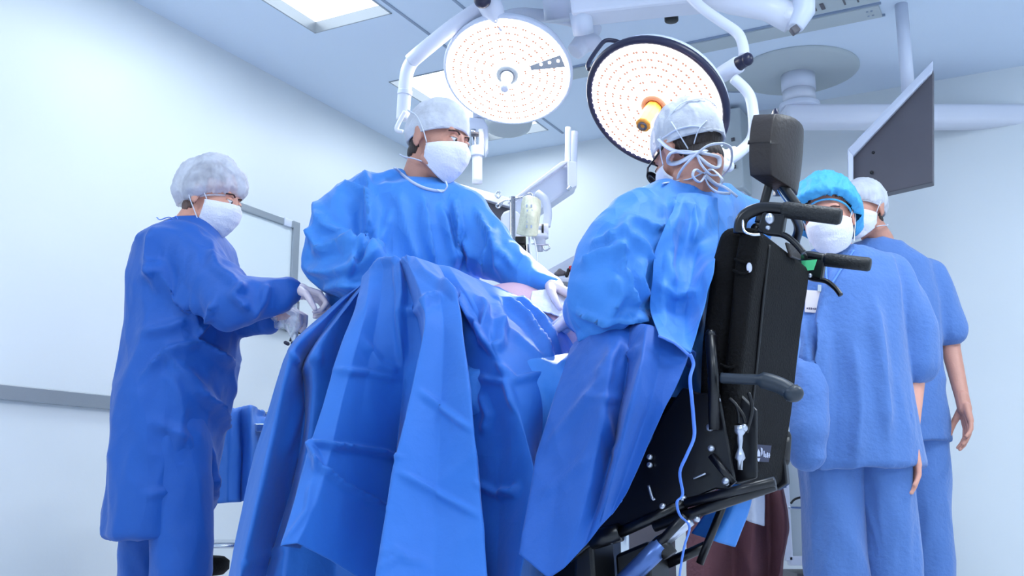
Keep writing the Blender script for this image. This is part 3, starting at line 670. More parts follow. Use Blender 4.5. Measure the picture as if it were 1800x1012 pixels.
# ================================================================== PERSON 3: surgeon seated in the wheelchair
CF = Vector((-.87, .4931, 0)).normalized(); CL = Vector((-CF.y, CF.x, 0)); CB = -CF     # chair forward, left (towards the viewer), back
CLc = P(1322, 405, 2.107).dot(CL)                       # the plane of the chair's left side
def PL(px, py, off=0): return plane_hit(px, py, CL, CLc + off)
def seated_surgeon():
    hip = PL(1262, 700, -.22) + CF*.17; hip.z = .80
    t = thing('person', 'surgeon in blue gown seated in the wheelchair, seen from behind, white cap and tied mask', 'person', (hip.x, hip.y, 0))
    H = head_frame(P(1210, 268, 2.46), -152, 22, 6, .98)
    nb = P(1212, 352, 2.47); shl, ell, wrl = P(1110, 415, 2.32), P(1052, 530, 2.26), P(1012, 555, 2.64); shr, elr, wrr = P(1300, 400, 2.72), P(1200, 500, 2.95), P(1040, 530, 2.95)
    bm = bmesh.new(); add_head(bm, H); neck(bm, H, nb, .058)
    yw = math.atan2(CL.y, CL.x)
    def L_(p, rx, ry): return (p, rx, ry, yw)
    mid = (hip + nb)/2
    loft(bm, [L_(hip + Vector((0, 0, -.05)), .16, .11), L_(hip + Vector((0, 0, .08)), .16, .11), L_(hip.lerp(nb, .45), .15, .1), L_(hip.lerp(nb, .75), .175, .105), L_(hip.lerp(nb, .9), .15, .08), L_(nb, .06, .055)])
    for a, b, c in ((shl, ell, wrl), (shr, elr, wrr)): cone(bm, a, b, .05, .04); cone(bm, b, c, .038, .026)
    for s in (1, -1):
        hp = hip + CL*.1*s; kn = hp + CF*.44 + CL*.05*s; kn.z = .83; an = kn + CF*.08; an.z = .36
        cone(bm, hp, kn, .085, .06); cone(bm, kn, an, .055, .038); cone(bm, an - Vector((0, 0, .05)), an + CF*.15 - Vector((0, 0, .06)), .035, .032)
    link('body', remesh(bm, .0055, 3, .4), M['skin'], t)
    dress_head(t, H, M['skin'], glasses=True); mk = mask_mesh(t, H, 'ties', 18)
    cp = cap_mesh(t, H, M['capw'], 1.0, .045, -.015, .004, 24, seed=27, radii=(.086, .109, .106), ctr=(0, .014, .034))
    hm = bmesh.new()
    for ch in t.children_recursive:
        if ch.type == 'MESH' and ch.name.split('.')[0] in ('body', 'cap'): hm.from_mesh(ch.data)
    hb = BVHTree.FromBMesh(hm); hm.free()
    def B(name, par, *pts, r=.005, off=.004, flat=.45):
        bm = bmesh.new(); curve(bm, [onto(hb, *(q if len(q) == 2 else q[:2]), (off if len(q) == 2 else q[2]), 2.34) for q in pts], r, 8, 6, flat=flat); obj(name, bm, M['tie'], par)
    B('cap_tie', cp, (1160, 246), (1178, 262), (1205, 268), (1235, 266), (1264, 256), r=.010)
    B('cap_tie', cp, (1224, 268), (1198, 266, .01), (1178, 270, .014), (1176, 284, .014), (1192, 286, .014), (1222, 270, .008), r=.008)
    B('cap_tie', cp, (1224, 268), (1250, 272, .01), (1264, 278, .012), (1262, 294, .014), (1246, 290, .014), (1222, 270, .008), r=.008)
    B('cap_tie', cp, (1224, 268), (1232, 288, .015), (1248, 306, .02), (1262, 308, .025), r=.005)
    B('cap_tie', cp, (1180, 214), (1194, 236), (1210, 262), r=.003); B('cap_tie', cp, (1242, 212), (1228, 228), (1220, 252), r=.0035); B('cap_tie', cp, (1164, 244), (1190, 228), (1222, 222), (1252, 232), (1266, 248), r=.004)
    B('mask_tie', mk, (1166, 322), (1190, 318), (1214, 314), (1234, 304), r=.004)
    B('tie_bow', mk, (1234, 304), (1222, 298, .03), (1218, 310, .035), (1230, 320, .03), (1240, 308, .01), r=.005)
    B('tie_bow', mk, (1238, 305), (1252, 298, .02), (1270, 316, .03), (1262, 326, .03), (1240, 308, .01), r=.005)
    B('tie_bow', mk, (1238, 308), (1246, 326, .02), (1262, 338, .04), (1284, 340, .05), r=.0045)
    B('tie_bow', mk, (1238, 308), (1256, 322, .02), (1276, 330, .04), (1296, 346, .06), r=.0045)
    # gown
    bm = bmesh.new()
    loft(bm, [L_(hip + Vector((0, 0, -.1)), .22, .17), L_(hip + Vector((0, 0, .1)), .22, .17), L_(hip.lerp(nb, .4) + CF*.02, .21, .16), L_(hip.lerp(nb, .72), .22, .15), L_(hip.lerp(nb, .88), .19, .12), L_(nb + Vector((0, 0, -.01)), .11, .095), L_(nb + Vector((0, 0, .025)), .075, .07)], 40)
    C_ = lambda a, b, ra, rb: cone(bm, P(*a), P(*b), ra, rb, 24)
    C_((1172, 365, 2.42), (1118, 402, 2.34), .065, .085); C_((1118, 402, 2.34), (1088, 460, 2.28), .088, .095); C_((1088, 460, 2.28), (1068, 525, 2.25), .095, .09); C_((1068, 525, 2.25), (1062, 545, 2.28), .088, .08); C_((1064, 540, 2.27), (1030, 550, 2.5), .075, .055); C_((1030, 550, 2.5), (1018, 552, 2.6), .055, .042)
    C_((1255, 365, 2.52), (1300, 400, 2.68), .065, .085); C_((1300, 400, 2.68), (1210, 500, 2.95), .09, .07); C_((1210, 500, 2.95), (1060, 525, 2.95), .07, .045)
    C_((1100, 490, 2.3), (1160, 540, 2.32), .09, .1)
    for s in (1, -1):
        hp = hip + CL*.1*s; kn = hp + CF*.42 + CL*.06*s; kn.z = .84; cone(bm, hp, kn, .12, .1, 24)
    me = remesh(bm, .0085, 5, .5); wrinkle(me, .014, 7, 71, stretch=(1, 1, .6), fine=.45)
    L = [(((1187, 350), (1180, 392), (1160, 430)), .014, 14, 0), (((1100, 380), (1150, 400), (1175, 395)), .012, 12, 0), (((1098, 448), (1085, 430), (1070, 410)), .012, 12, 0), (((1092, 440), (1105, 500), (1120, 540)), .02, 16, 1), (((1026, 465), (1060, 448), (1092, 440)), .018, 14, 0), (((1075, 480), (1090, 520), (1060, 570)), .016, 14, 0),
         (((1100, 380), (1098, 420), (1094, 445)), .014, 14, 0), (((1015, 545), (1060, 560), (1110, 555), (1140, 540)), .02, 14, 1), (((1012, 595), (1050, 580), (1092, 575)), .014, 12, 0), (((1040, 430), (1070, 420), (1100, 400)), .01, 12, 0), (((1130, 450), (1120, 490), (1135, 530)), .014, 12, 0), (((1090, 575), (1092, 560), (1125, 545)), .014, 10, 0), (((1105, 410), (1130, 430), (1150, 470)), .012, 12, 0)]
    creases(me, L); relax(me, 1, .3); g = link('gown', me, M['gown'], t); bv = bvh_of(me)
    # loose back panel of the gown
    q = lambda x, y, o=.02, d=None: tuple(Vector((x, y, d))) if d else None
    def dep(x, y, o):
        p = onto(bv, x, y, o, 2.2); return (x, y, p.y)
    def lim(x, y, o=.025):
        k = dep(x, y, o); return (k[0], k[1], min(k[2], 2.36))
    pan = [[lim(1192, 338), lim(1182, 372), lim(1168, 400), lim(1152, 440), lim(1145, 500), lim(1143, 550), (1159, 588, 2.06)],
           [lim(1205, 336, .04), lim(1195, 372, .05), lim(1184, 405, .05), lim(1172, 445, .05), lim(1166, 500, .05), lim(1168, 550, .05), (1175, 597, 2.05)],
           [lim(1225, 336, .03), lim(1215, 375, .03), lim(1206, 410, .035), lim(1198, 450, .035), lim(1190, 505, .035), lim(1186, 555, .03), (1188, 604, 2.05)],
           [lim(1245, 340, .03), lim(1240, 378, .04), lim(1232, 412, .045), lim(1224, 455, .05), lim(1214, 510, .05), lim(1206, 560, .05), (1200, 612, 2.06)],
           [lim(1262, 345, .02), lim(1266, 382, .02), lim(1264, 412, .02), (1256, 470, 2.13), (1245, 520, 2.12), (1231, 570, 2.1), (1214, 622, 2.07)]]
    sheet('gown_back_panel', pan, M['gown'], g, rows=70, per=14, amp=.006, freq=10, seed=12, lines=[(((1160, 500), (1185, 520), (1230, 512)), .006, 10, 0), (((1180, 420), (1175, 470), (1185, 500)), .007, 12, 0), (((1215, 350), (1225, 400), (1218, 430)), .007, 12, 0)])
    bm = bmesh.new(); curve(bm, [P(1158, 590, 2.04), P(1185, 602, 2.03), P(1213, 626, 2.04)], .005, 8, flat=.6); obj('seam', bm, M['tape'], g)
    # lap part of the gown hanging down beside the chair
    lap = [[(1030, 600, 2.45), (1020, 640, 2.4), (1000, 700, 2.38), (985, 770, 2.35), (965, 830, 2.33), (950, 880, 2.3), (940, 940, 2.28), (930, 985, 2.26)],
           [(1010, 603, 2.32), (1000, 625, 2.26), (984, 670, 2.22), (962, 738, 2.2), (942, 800, 2.18), (933, 860, 2.15), (921, 930, 2.12), (914, 975, 2.1)],
           [(1038, 588, 2.22), (1036, 640, 2.15), (1020, 700, 2.14), (1005, 770, 2.13), (990, 830, 2.12), (975, 900, 2.09), (968, 960, 2.07), (962, 1016, 2.05)],
           [(1072, 580, 2.19), (1072, 640, 2.09), (1064, 700, 2.06), (1050, 780, 2.05), (1035, 850, 2.04), (1020, 910, 2.03), (1006, 960, 2.03), (990, 1000, 2.03)],
           [(1108, 575, 2.19), (1104, 640, 2.13), (1094, 705, 2.11), (1080, 780, 2.1), (1065, 840, 2.08), (1052, 885, 2.07), (1040, 925, 2.05), (1028, 960, 2.04)],
           [(1136, 574, 2.12), (1128, 630, 2.03), (1114, 690, 2.0), (1100, 745, 2.0), (1088, 796, 2.0), (1075, 845, 2.01), (1064, 885, 2.02), (1052, 930, 2.03)],
           [(1165, 585, 2.12), (1160, 640, 2.07), (1146, 695, 2.05), (1130, 745, 2.05), (1112, 800, 2.05), (1098, 840, 2.05), (1085, 875, 2.05), (1074, 906, 2.04)],
           [(1214, 618, 2.1), (1206, 640, 2.07), (1188, 682, 2.05), (1166, 725, 2.04), (1142, 775, 2.04), (1122, 820, 2.04), (1106, 855, 2.04), (1092, 880, 2.04)]]
    sheet('gown_skirt', lap, M['gownd'], g, rows=90, per=14, amp=.005, freq=7, seed=15, tan=.35, sm=1, back=[(.02, .05, 0), (.05, .28, -.03)], lines=[(((960, 790), (1025, 710), (1075, 650)), .007, 14, 0), (((1030, 698), (1100, 700)), .005, 8, 0), (((1050, 665), (1080, 620), (1090, 600)), .008, 14, 0), (((1085, 800), (1070, 770), (1062, 730)), .007, 12, 0), (((950, 870), (1000, 840), (1040, 800)), .005, 14, 0), (((1090, 610), (1110, 625), (1130, 610)), .008, 10, 0)])  # same gown in deeper blue: the shade low down is put into its colour
    bm = bmesh.new(); tp = [(1213, 622), (1219, 640), (1213, 665), (1216, 700), (1219, 735), (1220, 768), (1207, 800), (1195, 830), (1200, 868), (1190, 882), (1195, 905), (1212, 925), (1203, 960), (1196, 1000), (1192, 1040)]
    curve(bm, [P(x, y, 2.03 + .006*math.sin(i*1.9)) for i, (x, y) in enumerate(tp)], .0048, 8, 5, flat=.35); obj('waist_tie', bm, M['tape'], g)
    # far side of the gown seen beyond the chair
    sheet('gown_side', [[(1385, 555, 2.75), (1378, 600, 2.75), (1370, 650, 2.75), (1362, 720, 2.75)], [(1398, 560, 2.7), (1402, 610, 2.68), (1392, 660, 2.68), (1380, 720, 2.7)], [(1384, 560, 2.85), (1404, 600, 2.85), (1396, 650, 2.85), (1384, 720, 2.85)]], M['gown'], g, rows=30, per=8, amp=.01, freq=9, seed=5)
    hand('glove', t, wrl, (-.55, .5, -.35), (0, 0, -1), M['glove'], .6, 1, 1.0); hand('glove', t, wrr, (-.9, -.2, -.2), (0, -.2, -1), M['glove'], .6, -1, 1.0)
seated_surgeon()

# ================================================================== THE PATIENT AND THE DRAPES
pt = thing('person', 'patient lying under blue drapes, only brightly lit bare belly showing', 'person', (P(990, 560, 3.2).x, 3.0, 0))
bm = bmesh.new()
pa, pb = P(860, 560, 2.95), P(1120, 590, 3.45)
for a, b, ra, rb in (((830, 590, 2.86), (900, 588, 2.86), .13, .15), ((900, 594, 2.86), (1000, 612, 2.86), .155, .155), ((1000, 612, 2.86), (1120, 615, 2.95), .155, .15)):
    cone(bm, P(*a), P(*b), ra, rb, 32)
cone(bm, P(1120, 580, 2.95), P(1190, 575, 3.0), .15, .055, 24); sphere(bm, P(1225, 570, 3.02), (.1, .08, .085))
for y, s in ((-.11, 0), (.11, 1)): cone(bm, P(830, 590, 2.86) + Vector((0, y, 0)), P(760, 530, 2.88) + Vector((0, y*.7, -.04)), .085, .055); cone(bm, P(760, 530, 2.88) + Vector((0, y*.7, -.04)), P(715, 640, 2.88) + Vector((0, y*.7, 0)), .055, .04); cone(bm, P(715, 640, 2.88) + Vector((0, y*.7, 0)), P(690, 600, 2.88) + Vector((0, y*.7, 0)), .035, .03)
for y in (-.2, .2): cone(bm, P(1120, 590, 2.95) + Vector((0, y, 0)), P(1000, 640, 2.95) + Vector((0, y, -.02)), .045, .035); cone(bm, P(1000, 640, 2.95) + Vector((0, y, -.02)), P(890, 640, 2.95) + Vector((0, y, -.02)), .034, .028)
me = remesh(bm, .009, 5, .5); link('body', me, M['patient'], pt); pbv = bvh_of(me)
gz = []  # crumpled white sheet added to whiten the overexposed site on the belly
for i, row in enumerate((((935, 512), (932, 530), (944, 548)), ((955, 512), (958, 532), (968, 552)), ((978, 516), (984, 538), (990, 560)), ((1000, 522), (1008, 545), (1010, 566)), ((1030, 532), (1034, 552), (1034, 572)))):
    gz.append([(x, y, onto(pbv, x, y, .012, 2.8).y) for x, y in row])
tag(sheet('glare_overlay', gz, M['mask'], rows=26, per=8, amp=.008, freq=16, seed=91, thick=.004), 'crumpled white gauze added for the glare on the brightly lit belly of the patient', 'overlay')
# operating table under the drapes
ot = thing('operating_table', 'operating table hidden under the big blue drapes', 'table', (P(880, 600, 2.95).x, 2.9, 0))
tc = P(900, 640, 2.92)
bm = bmesh.new(); bx(bm, (tc.x + .16, 2.94, .80), (.86, .40, .07)); obj('mattress', bm, M['blackf'], ot, bevel=.02)
bm = bmesh.new(); bx(bm, (tc.x + .16, 2.94, .745), (.84, .38, .04)); obj('table_top', bm, M['steel'], ot, bevel=.004)
bm = bmesh.new(); bx(bm, (tc.x + .2, 2.94, .42), (.24, .2, .62)); obj('column', bm, M['steel'], ot, bevel=.01)
bm = bmesh.new(); bx(bm, (tc.x + .2, 2.94, .06), (.7, .36, .1)); obj('base', bm, M['whiteb'], ot, bevel=.02)

rear = [[(690, 540, 2.98), (640, 600, 2.98), (600, 680, 2.98), (560, 760, 2.98), (530, 850, 2.95), (500, 950, 2.92), (480, 1080, 2.88)],
        [(636, 500, 2.80), (560, 560, 2.84), (513, 606, 2.82), (486, 668, 2.8), (462, 745, 2.77), (438, 840, 2.72), (404, 1000, 2.64), (390, 1085, 2.6)],
        [(640, 498, 2.74), (572, 558, 2.74), (520, 608, 2.68), (500, 668, 2.66), (482, 748, 2.64), (462, 840, 2.58), (425, 1000, 2.5), (412, 1085, 2.46)],
        [(645, 494, 2.76), (584, 560, 2.77), (534, 640, 2.78), (536, 700, 2.78), (530, 780, 2.76), (512, 860, 2.74), (470, 1000, 2.64), (455, 1085, 2.6)],
        [(652, 492, 2.70), (596, 556, 2.70), (556, 614, 2.64), (552, 680, 2.68), (545, 760, 2.68), (530, 850, 2.66), (500, 990, 2.56), (495, 1085, 2.5)],
        [(664, 490, 2.78), (640, 560, 2.78), (625, 640, 2.78), (610, 740, 2.76), (600, 830, 2.74), (600, 900, 2.7), (590, 1000, 2.64), (590, 1085, 2.6)],
        [(720, 490, 2.74), (720, 560, 2.7), (715, 640, 2.7), (700, 740, 2.68), (690, 830, 2.66), (680, 900, 2.64), (672, 1000, 2.58), (670, 1085, 2.55)]]
rear[0].insert(3, (620, 640, 2.98))
tag(sheet('surgical_drape', rear, M['drape'], rows=120, per=14, amp=.005, freq=6, seed=33, back=[(.03, .14, -.01)], tan=.4, sm=1,
   lines=[(((525, 640), (512, 622), (506, 610)), .008, 8, 0), (((560, 640), (558, 618), (530, 660)), .008, 8, 0), (((410, 1000), (470, 975), (520, 955)), .008, 9, 0), (((500, 800), (520, 740), (530, 700)), .006, 14, 0)]),
   'blue drape hanging lowest at the left edge of the table, behind the front drape', 'drape')
front = [[(662, 500, 2.78), (655, 540, 2.74), (640, 600, 2.7), (620, 655, 2.66), (600, 755, 2.6), (585, 805, 2.58), (560, 885, 2.5), (530, 965, 2.42)],
         [(636, 486, 2.66), (629, 530, 2.58), (603, 600, 2.5), (584, 655, 2.46), (553, 755, 2.42), (539, 805, 2.4), (516, 885, 2.34), (492, 960, 2.28)],
         [(650, 472, 2.64), (646, 530, 2.55), (628, 600, 2.48), (612, 660, 2.45), (590, 755, 2.41), (575, 815, 2.38), (552, 890, 2.33), (522, 955, 2.28)],
         [(676, 459, 2.64), (668, 530, 2.57), (655, 600, 2.53), (642, 665, 2.50), (628, 765, 2.47), (616, 835, 2.44), (602, 905, 2.4), (580, 985, 2.36)],
         [(694, 458, 2.60), (702, 535, 2.54), (708, 605, 2.54), (710, 670, 2.56), (700, 770, 2.58), (690, 850, 2.56), (680, 930, 2.52), (664, 1040, 2.46)],
         [(704, 462, 2.60), (728, 535, 2.54), (742, 600, 2.54), (734, 677, 2.52), (716, 760, 2.5), (702, 835, 2.48), (690, 920, 2.44), (672, 1050, 2.38)],
         [(712, 452, 2.56), (738, 510, 2.42), (747, 564, 2.32), (724, 677, 2.27), (706, 760, 2.23), (690, 835, 2.2), (676, 920, 2.16), (656, 1050, 2.08)],
         [(732, 453, 2.57), (768, 508, 2.42), (780, 570, 2.34), (776, 680, 2.29), (772, 765, 2.25), (769, 840, 2.22), (766, 925, 2.18), (760, 1075, 2.1)],
         [(752, 460, 2.60), (803, 524, 2.38), (815, 600, 2.29), (826, 690, 2.23), (834, 770, 2.19), (841, 840, 2.17), (849, 925, 2.14), (860, 1075, 2.08)],
         [(770, 468, 2.64), (806, 540, 2.54), (812, 615, 2.48), (820, 695, 2.45), (826, 780, 2.42), (834, 855, 2.4), (842, 935, 2.36), (852, 1075, 2.32)],
         [(788, 470, 2.65), (830, 535, 2.5), (848, 615, 2.42), (862, 700, 2.38), (874, 785, 2.36), (880, 855, 2.34), (878, 935, 2.32), (870, 1075, 2.26)],
         [(805, 476, 2.67), (848, 540, 2.5), (877, 628, 2.38), (905, 710, 2.31), (928, 780, 2.28), (942, 845, 2.25), (932, 925, 2.22), (902, 1075, 2.16)],
         [(835, 490, 2.72), (895, 560, 2.58), (948, 608, 2.46), (976, 652, 2.4), (956, 745, 2.38), (941, 802, 2.38), (946, 890, 2.34), (925, 1075, 2.3)],
         [(868, 504, 2.76), (925, 535, 2.68), (968, 575, 2.6), (996, 655, 2.54), (985, 745, 2.54), (965, 820, 2.54), (965, 900, 2.5), (950, 1075, 2.45)],
         [(900, 508, 2.86), (960, 540, 2.8), (1005, 590, 2.74), (1030, 660, 2.7), (1030, 745, 2.7), (1020, 820, 2.7), (1010, 900, 2.66), (1000, 1075, 2.6)]]
FL = [(((700, 458), (706, 520), (703, 560), (708, 640)), .016, 12, 0), (((646, 470), (690, 458), (722, 450)), .012, 10, 0), (((722, 452), (745, 480), (800, 520)), .008, 12, 0), (((590, 650), (640, 655), (700, 668)), .010, 9, 0), (((545, 775), (600, 782), (660, 790), (700, 800)), .018, 12, 1), (((545, 800), (600, 850), (680, 890)), .014, 12, 1), (((540, 770), (560, 812), (555, 830)), .014, 10, 0),
      (((548, 850), (540, 900), (500, 955)), .006, 10, 0), (((737, 690), (780, 720), (828, 755)), .009, 9, 0), (((700, 830), (770, 868), (840, 905)), .009, 9, 0), (((706, 548), (735, 545), (750, 528), (780, 520)), .014, 12, 0), (((775, 500), (805, 525)), .01, 10, 0), (((815, 520), (840, 570), (868, 618)), .022, 12, 1), (((868, 618), (880, 605), (878, 560), (868, 520)), .016, 12, 0),
      (((840, 520), (852, 545), (850, 600), (870, 618)), .015, 10, 0), (((880, 525), (930, 560), (975, 640)), .018, 11, 1), (((905, 520), (955, 565), (990, 640)), .016, 10, 1), (((855, 560), (905, 590), (975, 650)), .008, 10, 0), (((875, 640), (905, 670), (975, 655)), .010, 10, 0), (((840, 665), (890, 672), (905, 720)), .008, 10, 0), (((880, 860), (905, 868), (912, 850)), .010, 10, 0), (((838, 850), (880, 870), (908, 862)), .010, 10, 0),
      (((845, 690), (860, 730), (850, 760)), .008, 12, 0), (((640, 600), (665, 640), (700, 655)), .008, 14, 0), (((665, 1000), (700, 978), (760, 995)), .006, 9, 0), (((670, 975), (690, 965), (720, 985)), .006, 8, 0)]
tag(sheet('surgical_drape', front, M['drape'], rows=170, per=22, amp=.004, freq=6, seed=37, back=[(0, .10, -.005), (.02, .34, -.08)], tan=.35, sm=1, lines=FL),
   'large pleated blue drape hanging over the front of the operating table', 'drape')
#EQUIP#

# ================================================================== SURGICAL LAMPS
def lamp_axes(c, ang, dirx, diry):
    v = (c - Vector((0, 0, CAMZ))).normalized(); r = v.cross(Vector((0, 0, 1))).normalized(); u = r.cross(v)
    k = Vector((dirx, diry)).normalized(); a = math.radians(ang)
    return (-v*math.cos(a) + (r*k.x + u*k.y)*math.sin(a)).normalized()
def lamp_head(t, c, n, rad, rimm, thickrim, seed):
    x, y, z = frame(n)
    # shell behind, rim, light face, lens dots
    bm = bmesh.new(); lathe(bm, c, n, [(.05, -.13), (.12, -.12), (rad*.7, -.085), (rad*.96, -.04), (rad, -.01), (rad*.98, .004)]); obj('housing', bm, M['whiteb'], t)
    bm = bmesh.new(); ring(bm, c, n, rad - thickrim*.5, thickrim*.62, 72, 12); obj('rim', bm, rimm, t)
    bm = bmesh.new(); lathe(bm, c, n, [(rad - thickrim, -.012), (rad - thickrim, .012), (rad - thickrim - .012, .016), (.05, .019)], 72); f = obj('light_face', bm, M['led'], t)
    bm = bmesh.new(); rnd = random.Random(seed)
    for k, rr in enumerate((.3, .42, .54, .66, .78, .9)):
        m_ = int(8 + k*6)
        for j in range(m_):
            a = 2*math.pi*(j + .5*(k % 2))/m_ + .02*rnd.random(); p = c + n*.0195 + (x*math.cos(a) + y*math.sin(a))*rr*(rad - thickrim)
            for s in (-1, 1):
                q = p + (x*math.cos(a + 1.57) + y*math.sin(a + 1.57))*.0058*s; h = p - n*0
                bmesh.ops.create_circle(bm, cap_ends=True, segments=8, radius=.0058, matrix=Matrix.Translation(q + n*.0006) @ n.to_track_quat('Z', 'Y').to_matrix().to_4x4())
    o = obj('lens_dots', bm, M['leddot'], f); o['kind'] = 'stuff'
    # notches round the edge
    bm = bmesh.new()
    for j in range(72):
        a = 2*math.pi*j/72; p = c + n*.013 + (x*math.cos(a) + y*math.sin(a))*(rad - thickrim*1.02); sphere(bm, p, .003, seg=8)
    o = obj('edge_notches', bm, M['led'], f); o['kind'] = 'stuff'
    return x, y
def spot(t, c, n, power, size, ang):
    l = bpy.data.lights.new('surgical_beam', 'SPOT'); l.energy = power; l.spot_size = math.radians(ang); l.spot_blend = .6; l.shadow_soft_size = size; l.color = (1, .97, .93)
    o = bpy.data.objects.new('surgical_beam', l); COL.objects.link(o); o.location = c + n*.06; d = (SITE - c).normalized(); o.rotation_euler = d.to_track_quat('-Z', 'Y').to_euler()
C1 = P(893, 126, 4.3); N1 = lamp_axes(C1, 36, -.2, -.98)
C2 = P(1154, 183, 3.6); N2 = lamp_axes(C2, 38, -.57, -.82)
t1 = thing('surgical_lamp', 'round surgical lamp above the standing surgeon, thin rim and white centre handle', 'surgical lamp', C1)
x1, y1 = lamp_head(t1, C1, N1, .292, M['whiteb'], .018, 1)
bm = bmesh.new(); lathe(bm, C1, N1, [(.05, .015), (.05, .03), (.034, .034), (.03, .026)]); obj('centre_ring', bm, M['rail'], t1)
bm = bmesh.new(); lathe(bm, C1, N1, [(.028, .02), (.028, .05), (.022, .052), (.021, .12), (.016, .135), (.008, .137)]); obj('handle', bm, M['white'], t1)
a = P(936, 118, 4.3); v = (C1 - Vector((0, 0, CAMZ))); 
def on_face(c, n, px, py, h=.021): return plane_hit(px, py, n, c.dot(n) + h)
bm = bmesh.new(); prism(bm, [on_face(C1, N1, *q) for q in ((932, 115), (985, 96), (994, 117), (934, 123))], N1*.003); lg = obj('label_strip', bm, M['alu'], t1, smooth=False)
for q in ((951, 113), (966, 110), (981, 107)):
    bm = bmesh.new(); p = on_face(C1, N1, *q, .024); cyl(bm, p, p + N1*.003, .006, 20); obj('lens', bm, M['led'], lg)
# arms of lamp 1
def T(name, t, pts, r, m, flat=1.0, seg=20): bm = bmesh.new(); curve(bm, pts, r, seg, 6, flat=flat); return obj(name, bm, m, t)
T('yoke_arm', t1, [P(848, 12, 4.15), P(800, 44, 4.15), P(745, 88, 4.17), P(722, 108, 4.2)], .034, M['white'])
T('yoke_tube', t1, [P(727, 104, 4.2), P(716, 125, 4.21), P(711, 165, 4.22), P(708, 212, 4.24)], .03, M['white'])
T('joint_collar', t1, [P(712, 160, 4.22), P(711, 168, 4.22)], .033, M['whiteb'])
T('stub', t1, [P(712, 196, 4.2), P(697, 226, 4.2), P(708, 232, 4.2)], .010, M['white'])
bm = bmesh.new(); tube(bm, [P(849, -12, 4.05), P(868, 22, 4.08), P(884, 52, 4.12)], [.052, .05, .024], 24); obj('hinge_cone', bm, M['white'], t1)
bm = bmesh.new(); sphere(bm, P(848, 0, 4.0), (.037, .03, .037)); obj('end_cap', bm, M['navy'], t1)
T('curved_arm', t1, [P(880, 44, 4.3), P(890, 30, 4.36), P(925, 25, 4.4), P(985, 32, 4.42), P(1022, 42, 4.42), P(1040, 62, 4.4)], .03, M['white'])
bm = bmesh.new(); tube(bm, [P(1050, 44, 4.4), P(1030, 70, 4.4), P(1010, 92, 4.38)], [.03, .05, .042], 20); sphere(bm, P(1040, 75, 4.38), (.05, .05, .04)); me_ = remesh(bm, .006, 3); link('knuckle', me_, M['white'], t1)
# lamp 2
t2 = thing('surgical_lamp', 'round surgical lamp with dark rim and orange handle behind the seated surgeon\'s head', 'surgical lamp', C2)
x2, y2 = lamp_head(t2, C2, N2, .280, M['navy'], .026, 2)
bm = bmesh.new(); lathe(bm, C2, N2, [(.052, .015), (.052, .028), (.036, .032), (.032, .024)]); obj('centre_ring', bm, mat('handle_ring_peach', (226, 170, 130), .5), t2)
bm = bmesh.new(); lathe(bm, C2, N2, [(.033, .02), (.033, .10), (.031, .145), (.026, .15)], 8); h_ = obj('handle', bm, M['orange'], t2, smooth=False, bevel=.003)
bm = bmesh.new(); lathe(bm, C2, N2, [(.018, .148), (.018, .154), (.010, .154), (.008, .149)], 24); obj('handle_tip', bm, M['dark'], h_)
q0 = [P(1036, 122, 3.62), P(1034, 112, 3.64), P(1052, 84, 3.68), P(1066, 71, 3.7), P(1088, 74, 3.7), P(1096, 82, 3.68)]
T('side_handle', t2, q0, .0085, M['navy'])
T('lower_arm', t2, [P(1276, 284, 3.55), P(1302, 266, 3.56), P(1323, 240, 3.58), P(1324, 200, 3.6), P(1316, 165, 3.62), P(1290, 138, 3.64)], .021, M['white'])
bm = bmesh.new(); cone(bm, P(1274, 282, 3.56), P(1290, 268, 3.56), .03, .024); sphere(bm, P(1280, 292, 3.55), .024); sphere(bm, P(1264, 270, 3.58), .026); bx(bm, P(1272, 276, 3.56), (.06, .05, .045)); link('hinge_block', remesh(bm, .006, 3), M['white'], t2)
bm = bmesh.new(); tube(bm, [P(1267, 132, 3.7), P(1300, 112, 3.62)], [.033, .033], 24); obj('pivot', bm, M['white'], t2, bevel=.006)
bm = bmesh.new(); tube(bm, [P(1298, 113, 3.62), P(1318, 101, 3.58)], [.027, .022], 24); sphere(bm, P(1314, 104, 3.58), (.022, .02, .026)); obj('end_cap', bm, M['navy'], t2)
T('upper_arm', t2, [P(1308, 100, 3.64), P(1306, 80, 3.66), P(1296, 58, 3.68), P(1265, 36, 3.7), P(1232, 12, 3.72), P(1210, -10, 3.74)], .021, M['white'])
# the long spring arm carrying the lamps
t3 = thing('lamp_boom', 'big white spring arm crossing the top of the picture above both surgical lamps', 'lamp arm', P(1200, 0, 3.9))
bm = bmesh.new(); prism(bm, [P(x, y, 4.0) for x, y in ((1004, 24), (1000, -14), (1250, -60), (1262, -3), (1150, 8))], Vector((.03, .14, 0))); obj('arm_cover', bm, M['white'], t3, smooth=False, bevel=.015)
bm = bmesh.new(); tube(bm, [P(1240, -16, 3.9), P(1290, -2, 3.86), P(1350, 14, 3.82), P(1392, 32, 3.8)], [.052, .055, .045, .052], 24, flat=1.2); sphere(bm, P(1388, 30, 3.8), .052); obj('tapered_arm', bm, M['white'], t3)
bm = bmesh.new(); tube(bm, [P(1412, -20, 3.76), P(1413, 20, 3.76), P(1398, 50, 3.76)], [.045, .045, .03], 20); obj('elbow_block', bm, M['whiteb'], t3, bevel=.008)
bm = bmesh.new(); bx(bm, P(1397, 53, 3.72), (.032, .03, .03), Matrix.Rotation(-.6, 3, 'Y')); obj('end_cap', bm, M['dark'], t3, bevel=.004)
bm = bmesh.new(); tube(bm, [P(1020, 20, 4.05), P(1026, 60, 4.1)], [.05, .045], 20); obj('swivel', bm, M['whiteb'], t3)
bm = bmesh.new(); cyl(bm, P(985, -30, 4.25), P(992, 34, 4.3), .09, 32); obj('hub_drum', bm, M['whiteb'], t3)
